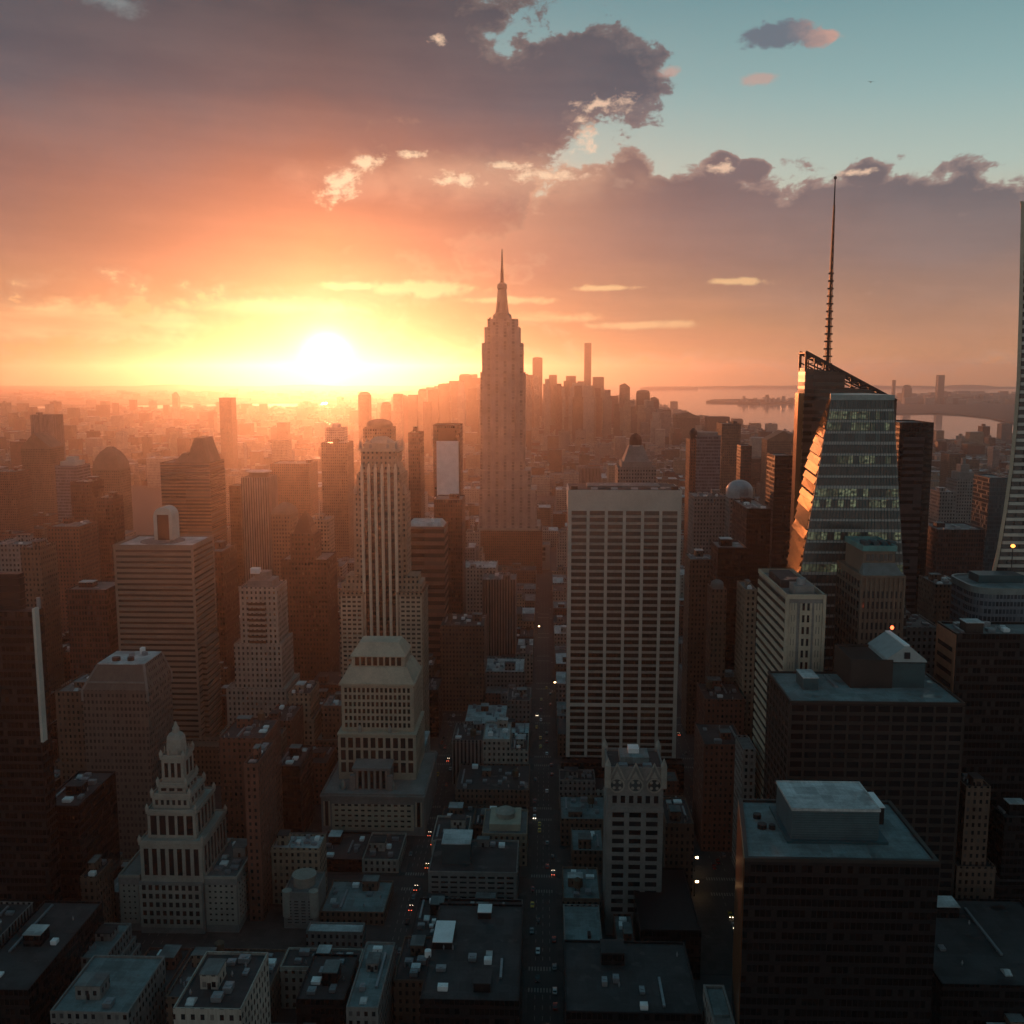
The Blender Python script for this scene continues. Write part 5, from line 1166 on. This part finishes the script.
S('low_brick_block', 'brown block close behind the gothic block on its right', 666, 694, 824, 462, 30, F_BROWN, 866, clutter=2, roof=ROOF_D)
# ---- right of the white slab
t, d = S('domed_clock_tower', 'tower with a stepped top and red cupola rising behind the white slab', 618, 656, 468, 1000, 40, F_GREY, 490, clutter=0); crown_on(t, d, 'tiers', tiers=[(.8, 6)], mat=P_GREYST)
X0, X1, Y0, Y1, Z = d; cx = (X0+X1)/2; m = MB(); m.frustum((X0+6, X1-6, Y0+6, Y1-6), Z+5.5, (cx-7, cx+7, Y0+13, Y1-13), Z+22); m.build('upper_tier', P_GREYST, t); MB().box(cx-3.6, cx+3.6, Y0+12.5, Y0+14, Z+16, Z+22).build('clock_panel', P_WHITE, t); m = MB(); m.lathe(cx, Y0+20, [(6.4, Z+22), (6.4, Z+27), (5.6, Z+30), (3.4, Z+32.5), (.6, Z+34)], 14); m.build('cupola', P_RED, t)
t, d = S('dark_rounded_tower', 'blue-grey tower with a rounded flat top right of the white slab', 697, 721, 436, 1100, 36, F_BLUE, 490, clutter=0); crown_on(t, d, 'drum', h=3.5, s=.96, mat=P_GREYST); m = MB(); m.box(d[0]-7, d[0]-.05, d[2]+4, d[3]-2, 0, d[4]-4); m.build('side_wing', F_RED, t); MB().lathe(d[0]-2, d[2]+14, [(3, d[4]-4), (4.5, d[4]+2), (4, d[4]+5), (1, d[4]+8)], 10).build('roof_ball', DARK, t)
S('brown_tower', 'rosy brown tower right behind the blue-grey rounded tower', 722, 741, 424, 1300, 40, F_BROWN, 490, clutter=1)
S('red_tower', 'thin dark red tower right of the rosy brown one', 741, 752, 446, 1150, 24, F_DRED, 490, clutter=0)
S('pale_stone_block', 'pale stone block with a cluttered roof beside the white slab', 694, 726, 497, 880, 34, F_GREY, 530, clutter=6, roof=ROOF_T)
t, d = S('grey_domed_hall', 'block carrying a large pale grey dome right of the white slab', 729, 757, 499, 860, 34, F_GREY, 520, clutter=0); crown_on(t, d, 'dome', h=15, s=.98, mat=plain('dome_zinc', (.33,.36,.38), .45, .3))
t, d = S('black_office_slab', 'black office slab with white boxes on its roof, left of the crystal tower', 747, 771, 509, 720, 56, F_DARK, 590, clutter=4, roof=ROOF_T)
S('black_slot_tower', 'narrow black slab framed by pale edges just left of the crystal tower', 775, 793, 456, 830, 30, F_DARK, 560, clutter=0); X0 = at_y(774, 456, 829)[0]
t, d = S('pedimented_tower', 'hazy rose tower with a pointed pediment behind the narrow black slab', 767, 800, 441, 1500, 36, F_BROWN, 460, clutter=0); crown_on(t, d, 'wedge', h=15, l=.1, r=.1)
S('dark_tower', 'dark plain tower beside the left flank of the black office slab', 718, 747, 548, 640, 28, F_DARK, 640, clutter=1)
S('brown_tower', 'brown tower with a broken parapet at the right side of the white slab', 690, 716, 560, 700, 26, F_BROWN, 640, clutter=2)
t, d = S('slim_beige_tower', 'slim beige tower with one pale flank left of the striped-flank block', 745, 757, 590, 600, 26, F_BEIGE, 650, clutter=2)
t, d = S('round_headed_tower', 'slim brown tower with a rounded grey head right of the white slab', 712, 727, 590, 620, 18, F_BROWN, 650, clutter=0); crown_on(t, d, 'dome', h=5, s=.9, mat=P_GREYST)
S('low_grey_roof_block', 'low block with framed grey roof well right of the white slab', 722, 752, 678, 620, 42, F_BROWN, 705, clutter=4, roof=ROOF_T)
S('red_brick_block', 'red brick block with a teal-white stair head right of the white slab', 705, 745, 700, 580, 34, F_RED, 735, clutter=4, roof=ROOF_D, tank=True)
S('red_brick_block', 'red brick block with a white roof box, nearer than the one with the stair head', 704, 745, 745, 520, 34, F_RED, 790, clutter=3, roof=ROOF_D)
S('grey_side_block', 'narrow grey block along the right avenue below the striped flank', 743, 756, 750, 490, 20, F_GREY, 790, clutter=1)
t, d = S('dark_framed_slab', 'dark framed slab with a black right side, right of the crystal tower', 900, 934, 423, 690, 40, F_DARK, 600, clutter=0); X0, X1, Y0, Y1, Z = d
m = MB(); m.box(X0+3, X0+17, Y0-.4, Y0+.1, 30, Z-8); m.build('window_panel', facade('dark_louvre_panel', (.075,.07,.075), wu=400, wv=4.6, fu=1.1, fv=.5), t)
S('teal_glass_slab', 'dark teal glass slab with a pale left edge near the right edge', 990, 1008, 478, 900, 34, F_TEAL, 545, clutter=0); 
t, d = S('gothic_grey_tower', 'hazy grey tower tapering to steps, right of the dark framed slab', 957, 979, 480, 1100, 30, F_GREY, 530, clutter=0); crown_on(t, d, 'tiers', tiers=[(.7, 8), (.4, 8), (.15, 7)], mat=P_GREYST)
S('grey_block', 'grey block with a pale cap between the dark slab and the grey tapering tower', 940, 956, 492, 1000, 24, F_GREY, 530, clutter=1, roof=ROOF_W)
S('brown_block', 'dark brown block in front of the grey tapering tower', 938, 985, 530, 800, 40, F_DRED, 590, clutter=4)
S('brown_block', 'brown block with round tanks on its roof right of the crystal tower', 936, 966, 585, 640, 30, F_BROWN, 620, clutter=4, tank=True)
S('low_grey_block', 'low grey block with a cluttered roof between the crystal tower and the brick-flanked block', 905, 940, 628, 520, 30, F_GREY, 665, clutter=5)

S('low_dark_block', 'low black block filling the bottom right corner behind the boxed penthouse block', 942, 1100, 985, 335, 60, F_DARK, 1024, clutter=4, roof=ROOF_D)
# ---- the distant skyline, tower by tower
def far_tower(label, xl, xr, yt, Y, m, crown=None, vis=None, **k):
    t, d = S('distant_tower', label, xl, xr, yt, Y, (xr-xl)*Y/FPX*.9, m, vis or yt+12, 'downtown skyline towers', clutter=0, **k)
    if crown: crown_on(t, d, crown[0], h=crown[1])
    return t, d
t, d = far_tower('tallest thin tower of the downtown skyline, with a squared top', 584.5, 591.5, 343, 5600, F_BROWN)
far_tower('round-topped downtown tower just right of the needle skyscraper', 532.5, 542.5, 359, 5000, F_BROWN, ('dome', 10))
far_tower('twin thin towers block between the round-topped one and the tallest thin tower', 549, 557, 375, 5200, F_BROWN)
far_tower('flat downtown tower immediately left of the tallest thin tower', 566, 576, 376, 5300, F_RED)
far_tower('broad flat tower touching the tallest thin tower on its right', 593, 604, 377, 5300, F_BROWN)
far_tower('pointed downtown tower, first spire right of the tallest one', 620, 630, 388, 4700, F_BROWN, ('wedge', 22))
far_tower('stubby downtown tower left of the first pointed spire', 609, 618, 396, 4600, F_RED)
far_tower('rounded downtown tower right of the first pointed spire', 637, 650, 393, 4500, F_BROWN, ('dome', 14))
far_tower('sloped downtown tower at the foot of the rounded one', 651, 659, 400, 4500, F_RED, ('wedge', 14))
far_tower('last low block of the downtown skyline before the water', 661, 671, 410, 4300, F_BROWN)
far_tower('humped block on the shore below the water, right of downtown', 676, 700, 418, 3500, F_BROWN, ('wedge', 20))
far_tower('flat broad block on the shore right of the humped one', 708, 730, 417, 3300, F_RED)
left_sky = [(470,480,378,3900),(459,471,376,4100),(449,460,381,3800),(438,449,386,3700),(428,438,390,3500),(418,428,391,3600),(408,417,395,3300),(398,408,398,3400),(393,402,394,2900),(381,390,405,2900),(423,431,402,2700),(524,531,380,4800),(543,549,384,4900),(557,565,388,4700),(576,583,384,5000),(604,609,392,4900)]
nm = ['highest','second highest','third highest','fourth','fifth','sixth','seventh','eighth','ninth','tenth']
for i, (a, b, r, Y) in enumerate(left_sky):
    if a < 500: lab = 'hazy stepped tower of the skyline left of the needle skyscraper, %s going left from it' % (['nearest','second','third','fourth','fifth','sixth','seventh','eighth','ninth','tenth','lowest'][i])
    else: lab = 'hazy filler tower of the downtown skyline, %s going right from the needle skyscraper' % ['first','second','third','fourth','fifth'][i-11]
    far_tower(lab, a, b, r, Y, [F_BROWN, F_RED, F_BEIGE][i % 3], ('dome', 9) if i % 4 == 1 else (('wedge', 10) if i % 4 == 3 else None))
t, d = far_tower('pointed tower by the far water, left of the sun', 172, 178, 398, 6200, F_BROWN, ('wedge', 38))
for i, (a, b, r, Y) in enumerate([(67,76,408,4800),(96,106,405,5000),(112,117,403,5600),(129,135,400,6000),(163,168,405,5500),(239,251,424,3600),(259,266,404,5200),(14,22,420,4200)]):
    far_tower('small hazy block by the far water on the left, %s counted from the left' % ['second','third','fourth','fifth','sixth','seventh, widest','last','first'][i], a, b, r, Y, [F_BROWN, F_RED][i % 2])
far_tower('tall slim tower on the far river shore, right edge of the skyline', 938.5, 945, 375, 8800, F_BROWN, None, 400)
far_tower('shorter domed tower on the far river shore', 904.5, 912, 388, 8800, F_BROWN, ('dome', 28), 400)
far_tower('thin chimney-like tower on the far shore right of the crystal tower', 893, 896, 380, 9500, F_RED, None, 400)
far_tower('dark round-topped tower on the near river bank', 938, 947, 442, 3400, F_DRED, ('dome', 9))
far_tower('wide dark block on the near river bank, right of the round-topped one', 968, 985, 446, 3300, F_RED, ('wedge', 10))

# ================================================================ ordinary city blocks filling the street grid
ROOFS = [ROOF_D, ROOF_D, ROOF_T, ROOF_D, ROOF_G, ROOF_D, ROOF_W, ROOF_D]
RNAME = {ROOF_T.name: 'grey roof', ROOF_D.name: 'black tar roof', ROOF_W.name: 'white roof', ROOF_G.name: 'greenish roof'}
WALLS = [(F_BROWN, 'brown brick'), (F_RED, 'red brick'), (F_BEIGE, 'beige brick'), (F_GREY, 'grey stone'), (F_STONE, 'pale stone'), (F_BROWN, 'brown brick'), (F_RED, 'red brick'), (F_DARK, 'dark glass'), (F_STRIPE, 'ribbed grey')]
def clash(x0, x1, y0, y1):
    return any(x0 < h['x1']+1 and x1 > h['x0']-1 and y0 < h['y1']+1 and y1 > h['y0']-1 for h in HERO)
def cap_height(x0, x1, y0, y1, h):
    """lower a filler until it hides nothing that the photograph shows behind it"""
    while h > 5:
        q = [proj(x, y, h) for x in (x0, x1) for y in (y0, y1)]
        if any(a is None for a in q): return 0
        l, r, t = min(a[0] for a in q), max(a[0] for a in q), min(a[1] for a in q)
        bad = False
        for H in HERO:
            if H['y0'] <= y0+1: continue
            for (a, b, vb) in H['vis']:
                if l < b-1 and r > a+1 and t < vb-2: bad = True
        if not bad: return h
        h *= .9
    return 0
FILL = []
HERO.append(dict(x0=63, x1=84, y0=300, y1=520, vis=[], short=None, pl=0, pr=0))
rf = random.Random(21)
for (bx0, bx1, by0, by1) in BLOCKS:
    x0b, x1b, ya, yb = bx0+3.2, bx1-3.2, by0+2.5, by1-2.5
    if yb < 240: continue
    p = [proj(x, y, 40) for x in (x0b, x1b) for y in (max(ya, 260), yb)]
    if any(q is None for q in p) or max(q[0] for q in p) < -60 or min(q[0] for q in p) > 1090: continue
    for row in range(2):
        y0, y1 = (ya, (ya+yb)/2-.6) if row == 0 else ((ya+yb)/2+.6, yb)
        x = x0b
        while x < x1b-9:
            w = min(rf.uniform(13, 27), x1b-x)
            if x1b-(x+w) < 10: w = x1b-x
            X0, X1 = x, x+w-.25; x += w
            Y0, Y1 = y0, y1-rf.uniform(0, 3)
            if clash(X0, X1, Y0, Y1):
                # keep what is left of the lot beside the bigger buildings
                for _ in range(4):
                    hit = [h for h in HERO if X0 < h['x1']+1 and X1 > h['x0']-1 and Y0 < h['y1']+1 and Y1 > h['y0']-1]
                    if not hit: break
                    h = hit[0]; opts = [(X0, h['x0']-1.2, Y0, Y1), (h['x1']+1.2, X1, Y0, Y1), (X0, X1, Y0, h['y0']-1.2), (X0, X1, h['y1']+1.2, Y1)]
                    X0, X1, Y0, Y1 = max(opts, key=lambda o: max(0, o[1]-o[0])*max(0, o[3]-o[2]))
                    if X1-X0 < 6 or Y1-Y0 < 6: break
                if X1-X0 < 6 or Y1-Y0 < 6 or clash(X0, X1, Y0, Y1): continue
            cx = (X0+X1)/2
            if cx < -80: h = rf.choice([rf.uniform(25, 60), rf.uniform(40, 95), rf.uniform(18, 40)])
            elif cx > 115: h = rf.choice([rf.uniform(20, 45), rf.uniform(30, 80)])
            elif cx < 0: h = rf.uniform(14, 38)
            else: h = rf.uniform(12, 34)
            if Y0 > 800: h *= .85
            if cx > 150 and Y0 < 420: h = rf.uniform(55, 90)
            h = cap_height(X0, X1, Y0, Y1, h)
            if h < 6: continue
            FILL.append([X0, X1, Y0, Y1, h, 0])
# farther blocks in a looser grid
y = 1135.0
while y < 2300:
    d = 34+y*.008; x = -y*.60
    while x < y*.60:
        w = rf.uniform(18, 44)*(1+y/9000)
        if abs(x+w/2) > 13 or True:
            if not (-14 < x < 14 or -14 < x+w < 14):
                X0, X1, Y0, Y1 = x, x+w*.9, y, y+d*.8
                if not clash(X0, X1, Y0, Y1):
                    h = rf.choice([rf.uniform(14, 34), rf.uniform(14, 34), rf.uniform(25, 60), rf.uniform(20, 44)])*(1.25 if x < 0 else .95)
                    if rf.random() < .035: h = rf.uniform(70, 120)
                    h = cap_height(X0, X1, Y0, Y1, h)
                    if h > 5: FILL.append([X0, X1, Y0, Y1, h, 0])
        x += w
    y += d*(1.25 if int(y/34) % 3 else 1.6)
def area(f):
    X0, X1, Y0, Y1, h, _ = f
    q = [proj(a, b, c) for a in (X0, X1) for b in (Y0, Y1) for c in (h*.45, h)]
    if any(a is None for a in q): return 0
    l, r, t, b = max(0, min(a[0] for a in q)), min(1024, max(a[0] for a in q)), max(0, min(a[1] for a in q)), min(1024, max(a[1] for a in q))
    if r <= l or b <= t: return 0
    A = 0; n = 0
    for i in range(5):                                   # how much of it stands clear of the towers in front
        for j in range(4):
            px, py = l+(r-l)*(i+.5)/5, t+(b-t)*(j+.5)/4; n += 1
            if not any(H['y0'] < Y0 and any(a < px < bb and py < vb and py > (H.get('top') or vb-220) for (a, bb, vb) in H['vis']) for H in HERO): A += 1
    return (r-l)*(b-t)*A/n
for f in FILL: f[5] = area(f)
FILL.sort(key=lambda f: -f[5])
FILL = [f for f in FILL if f[5] > 0]
NIND = max(60, 300-len(HERO))
def rel_label(f, feats, wn, rn, i):
    X0, X1, Y0, Y1, h, A = f
    q = proj((X0+X1)/2, Y0, h)
    best = min((H for H in HERO if H['short'] and H['short'].startswith('the ')), key=lambda H: (((H['pl']+H['pr'])/2-q[0])/1.0)**2+((H['y0']-Y0)*.6)**2)
    rel = 'left of' if q[0] < best['pl'] else ('right of' if q[0] > best['pr'] else ('behind' if Y0 > best['y1'] else 'in front of'))
    size = 'low' if h < 18 else ('mid-rise' if h < 42 else 'tall')
    return size, wn, (feats[0] if feats else rn), rel, best['short']
def ordinal(n): return ['', 'second ', 'third ', 'fourth ', 'fifth ', 'sixth ', 'seventh ', 'eighth ', 'ninth ', 'tenth ', 'eleventh ', 'twelfth '][n] if n < 12 else '%dth ' % (n+1)
LAB = {}
def filler(f, i):
    X0, X1, Y0, Y1, h, A = f; rg = random.Random(i*13+5)
    wm, wn = rg.choice(WALLS); rm = rg.choice(ROOFS)
    if X0 > 110 and Y0 < 470 and wm is not F_DARK: wm, wn = rg.choice([(F_DARK, 'dark glass'), (F_BROWN, 'brown brick')]); rm = ROOF_D
    if Y0 < 440 and X0 < -75: rm = ROOF_D
    t = thing('city_block_building', 'x', 'building', ((X0+X1)/2, Y0, 0), 'ordinary buildings along the street grid')
    m = MB(); step = h > 34 and rg.random() < .55 and Y0 < 1300
    z1 = h if not step else h*rg.uniform(.55, .75)
    m.box(X0, X1, Y0, Y1, 0, z1-.5); parapet(m, X0, X1, Y0, Y1, z1-.5, 1.1, .45)
    if rg.random() < .6: m.box(X0-.3, X1+.3, Y0-.35, Y0-.01, z1-1.8, z1-.9)
    m.build('wall', wm, t); top = (X0, X1, Y0, Y1)
    rr = MB().box(X0+.45, X1-.45, Y0+.45, Y1-.45, z1-.5, z1-.35).build('roof', rm, t)
    if step:
        ins = rg.uniform(2, 4); top = (X0+ins, X1-ins, Y0+ins, Y1-ins*.6); m = MB(); m.box(*top, z1-.4, h-.5); parapet(m, *top, h-.5, 1.0, .45); m.build('upper_storeys', wm, t)
        rr = MB().box(top[0]+.45, top[1]-.45, top[2]+.45, top[3]-.45, h-.5, h-.35).build('roof', rm, t)
    feats = roof_clutter(rr, top[0]+.6, top[1]-.6, top[2]+.6, top[3]-.6, h-.35, wm, i*7+1, 5 if Y0 < 700 else (2 if Y0 < 1100 else 1), True) if Y0 < 1500 else []
    if Y0 < 620 and rg.random() < .5:                                  # a skylight or bright roof sheet
        sx = rg.uniform(top[0]+2, top[1]-5); sy = rg.uniform(top[2]+2, top[3]-6)
        if False: pass
    s = rel_label(f, feats, wn, RNAME[rm.name], i); LAB.setdefault(s, []).append((Y0, t))
for i, f in enumerate(FILL[:NIND]): filler(f, i)
for (size, wn, feat, rel, short), L in LAB.items():
    L.sort(key=lambda a: a[0])
    for k, (_, t) in enumerate(L): t['label'] = '%s %s building with %s, %snearest %s %s' % (size, wn, feat, ordinal(k), rel, short.replace(' stone block', ' block').replace('the ', '', 1) if len((size+' '+wn+' '+feat+' '+rel+' '+short).split()) > 11 else short)
for (size, wn, feat, rel, short), L in LAB.items():
    for k, (_, t) in enumerate(L):
        if len(t['label'].split()) > 16: t['label'] = '%s %s building with %s, %snearest %s %s' % (size, wn, feat.split(' ', 1)[-1] if len(feat.split()) > 2 else feat, ordinal(k), rel, ' '.join(short.split()[1:3]) if 'the grey block' not in short else 'the striped-flank block')
        if len(t['label'].split()) > 16: t['label'] = '%s %s building, %snearest %s %s' % (size, wn, ordinal(k), rel, short)
# everything smaller than that, out to the shores: one mass of roofs
rest = MB(); mats = [F_BROWN, F_RED, F_BEIGE, F_GREY, F_STONE, ROOF_T, ROOF_D, ROOF_W]
for f in FILL[NIND:]:
    X0, X1, Y0, Y1, h, A = f; k = rf.randrange(5); rest.box(X0, X1, Y0, Y1, 0, h, k, 5+rf.randrange(3))
    if X1-X0 > 12: a = X0+(X1-X0)*rf.uniform(.15, .5); rest.box(a, a+(X1-X0)*.3, Y0+4, Y0+12, h, h+rf.uniform(2.5, 5), k, 5+rf.randrange(3))
shore_y = lambda x: None
def on_land(x, y):
    q = proj(x, y, 0)
    if q is None: return False
    for (a, b) in zip(land_px[:-1], land_px[1:]):
        (x0, y0), (x1, y1) = a, b
        if x1 <= q[0] <= x0: return q[1] > y0+(y1-y0)*(q[0]-x0)/((x1-x0) or 1)+1.0
    return False
y = 2300.0
while y < 9000:
    d = 30+(y-2000)*.013; x = -y*.62
    while x < y*.62:
        w = rf.uniform(17, 44)*(1+(y-2000)/7000)
        if on_land(x+w/2, y+d) and not clash(x, x+w*.9, y, y+d*.75):
            k = rf.randrange(5); h = rf.choice([rf.uniform(10, 22), rf.uniform(12, 34), rf.uniform(16, 55)])*(1.0 if x < 0 else .8)
            if rf.random() < .05: h += rf.uniform(20, 70)
            h = cap_height(x, x+w, y, y+d, h)
            if h > 4:
                rest.box(x, x+w*.86, y, y+d*.75, 0, h, k, 5+rf.choice([0, 0, 1, 2]))
                if rf.random() < .5: rest.box(x+w*.2, x+w*.45, y+d*.2, y+d*.5, h, h+rf.uniform(3, 8), k, 5+rf.randrange(3))
        x += w
    y += d
# the uneven mass of lesser towers round the downtown skyline
env = [(372,402),(400,392),(430,384),(462,374),(480,372),(524,372),(545,378),(580,378),(608,390),(640,396),(665,410),(700,424)]
for k in range(150):
    px = rf.uniform(374, 700)
    for (xa, ya_), (xb, yb_) in zip(env[:-1], env[1:]):
        if xa <= px <= xb: top = ya_+(yb_-ya_)*(px-xa)/(xb-xa)
    Y = rf.uniform(3300, 5200); X0, Z = at_y(px, top+abs(rf.gauss(3, 11))+1, Y); w = rf.uniform(16, 42)
    if Z > 25 and on_land(X0, Y+30):
        m_ = rf.randrange(5); rest.box(X0, X0+w, Y, Y+w, 0, Z*.82, m_, 5); rest.box(X0+w*.15, X0+w*.85, Y+w*.15, Y+w*.85, Z*.82, Z, m_, 5)
# the towns across the river and the bay
for (x0, x1, n, ya, yb, hh, seed) in [(2950, 5200, 420, 8600, 11500, 75, 1), (-8500, -900, 420, 9300, 14000, 50, 2)]:
    rg = random.Random(seed)
    for k in range(n):
        yy = rg.uniform(ya, yb); xx = rg.uniform(x0, x1)*yy/ya; w = rg.uniform(40, 150); h = rg.uniform(8, hh)*rg.random()+10
        q = proj(xx, yy, 4)
        if x0 > 0 and not (898 < q[0] < 1100): continue
        rest.box(xx, xx+w, yy, yy+w*.6, 3.9, 4+h, rg.randrange(5), 5+rg.randrange(3))
for k in range(26):
    q = at_z(738+k*2.3, 402, 12); h = rf.uniform(8, 70)*(.4+.6*abs(sin(k*.7))); rest.box(q[0], q[0]+rf.uniform(14, 40), q[1], q[1]+40, 11.9, 12+h, rf.randrange(5), 6)
o = rest.build('distant_rooftops', mats); o['kind'] = 'stuff'; o['label'] = 'hazy mass of small roofs stretching away to the water'; o['category'] = 'rooftops'

# ================================================================ street lamps, cars, a bird
def lamp(parent=None):
    pass
LG = plain('street_lamp_glow', (.6,.4,.2), .4, emit=(1.0,.62,.28), es=14); HG = plain('headlight_glow', (.8,.75,.6), .3, emit=(1.0,.8,.55), es=8); TG = plain('tail_light_glow', (.4,.02,.02), .3, emit=(1.0,.16,.08), es=3)
lamps = [(457,733,'lit street lamp on the left avenue beside the mansard block'), (697,857,'upper of two bright street lamps right of the gothic block'), (697,881,'lower of two bright street lamps right of the gothic block'), (731,836,'bright street lamp near the orange-flanked black block'), (555,682,'pale lamp on the avenue left of the white slab'), (558,716,'warm lamp on the avenue left of the white slab, below the pale one'), (539,626,'faint lamp far up the avenue')]
L0 = None
for (px, py, lab) in lamps:
    x, y = at_z(px, py, 8.2)
    if L0 is None:
        L0 = t = thing('street_lamp', lab, 'street lamp', (0,0,0), 'lit street lamps')
        MB().lathe(0, 0, [(.3, .1), (.25, 1), (.12, 1.2), (.1, 8.4)], 8).build('pole', DARK, t); MB().box(-.08, 1.3, -.08, .08, 8.35, 8.5).build('arm', DARK, t)
        MB().lathe(1.2, 0, [(.2, 7.5), (.85, 7.7), (.85, 8.15), (.3, 8.34)], 10).build('lamp_head', LG, t)
    else:
        t = L0.copy(); COL.objects.link(t)
        for ch in L0.children: c = ch.copy(); COL.objects.link(c); c.parent = t
        t['label'] = lab
    t.location = (x-1.2, y, 0)
CARC = {'black': (.015,.015,.017), 'white': (.6,.6,.6), 'yellow': (.55,.33,.03), 'grey': (.18,.19,.2), 'red': (.25,.02,.02)}
PROTO = {}
def car(colr, x, y, face, label, lit):
    key = (colr, lit)
    if key not in PROTO:
        t = thing('parked_car', label, 'car', (0,0,0), 'cars on the avenues')
        b = MB(); b.xprism([(-2.3,.3),(2.3,.3),(2.35,.75),(1.5,.95),(-2.2,.98),(-2.35,.7)], -.9, .9); b.build('body', plain('car_paint_'+colr, CARC[colr], .25, .2, .1), t, fix=True)
        c = MB(); c.xprism([(-1.9,.97),(1.1,.95),(.4,1.48),(-1.4,1.5)], -.78, .78); c.build('cabin', GL, t, fix=True)
        c = MB(); c.xprism([(-1.3,1.5),(.35,1.48),(.3,1.54),(-1.25,1.56)], -.74, .74); c.build('car_roof', plain('car_paint_'+colr, CARC[colr]), t, fix=True)
        for sx in (-1, 1):
            for sy in (-1.4, 1.45):
                w = MB(); n = 10; pts = [(sy+.34*cos(2*pi*k/n), .34+.34*sin(2*pi*k/n)) for k in range(n)]; w.xprism(pts, sx*.92-.11, sx*.92+.11); w.build('wheel', DARK, t, fix=True)
            MB().box(sx*.62-.22, sx*.62+.22, 2.28, 2.42, .55, .78).build('headlight', HG if lit else METAL, t); MB().box(sx*.62-.22, sx*.62+.22, -2.4, -2.28, .6, .8).build('tail_light', TG if lit else P_RED, t)
        PROTO[key] = t
    else:
        p = PROTO[key]; t = p.copy(); COL.objects.link(t)
        for ch in p.children: c = ch.copy(); COL.objects.link(c); c.parent = t
    t.location = (x, y, .008); t.rotation_euler[2] = face; t['label'] = label; return t
rc = random.Random(4); CL = {}
for (xa, nm_) in [(-67, 'left avenue'), (0, 'middle avenue'), (96, 'right avenue')]:
    y = 330.0
    while y < 800:
        y += rc.uniform(6, 17); lane = rc.choice([-5.2, -2.2, 2.2, 5.2]); colr = rc.choice(list(CARC)); 
        if abs((y-STREET0) % STEP) < 4: continue
        t = car(colr, xa+lane, y, pi if lane < 0 else 0.0, '', rc.random() < .22); CL.setdefault((nm_, colr, 'left side' if lane < 0 else 'right side'), []).append(t)
for (nm_, colr, side), L in CL.items():
    for k, t in enumerate(L): t['label'] = '%s car on the %s of the %s, %snearest of its colour' % (colr, side, nm_, ordinal(k))
t = thing('flying_bird', 'small dark bird gliding in the clear sky at upper right', 'bird', (0,0,0)); d = ray(871, 82); k = 190; t.location = (d[0]*k, d[1]*k, CAMZ+d[2]*k)
bd = MB(); bd.add([(0,.5,0),(.09,.2,.03),(.1,-.1,.02),(.05,-.35,0),(0,-.55,0),(-.05,-.35,0),(-.1,-.1,.02),(-.09,.2,.03),(0,.1,.1),(0,.1,-.09),
  (.45,.16,.16),(.85,.0,.1),(.45,-.08,.14),(-.45,.16,.16),(-.85,.0,.1),(-.45,-.08,.14),(.1,.12,.05),(.1,-.1,.04),(-.1,.12,.05),(-.1,-.1,.04)],
  [(0,1,8),(1,2,8),(2,3,8),(3,4,8),(4,5,8),(5,6,8),(6,7,8),(7,0,8),(1,0,9),(2,1,9),(3,2,9),(4,3,9),(5,4,9),(6,5,9),(7,6,9),(0,7,9),(16,10,12,17),(10,11,12),(18,19,15,13),(13,15,14)])
ROOTLOC[t.name] = (0,0,0); bd.build('body', DARK, t)
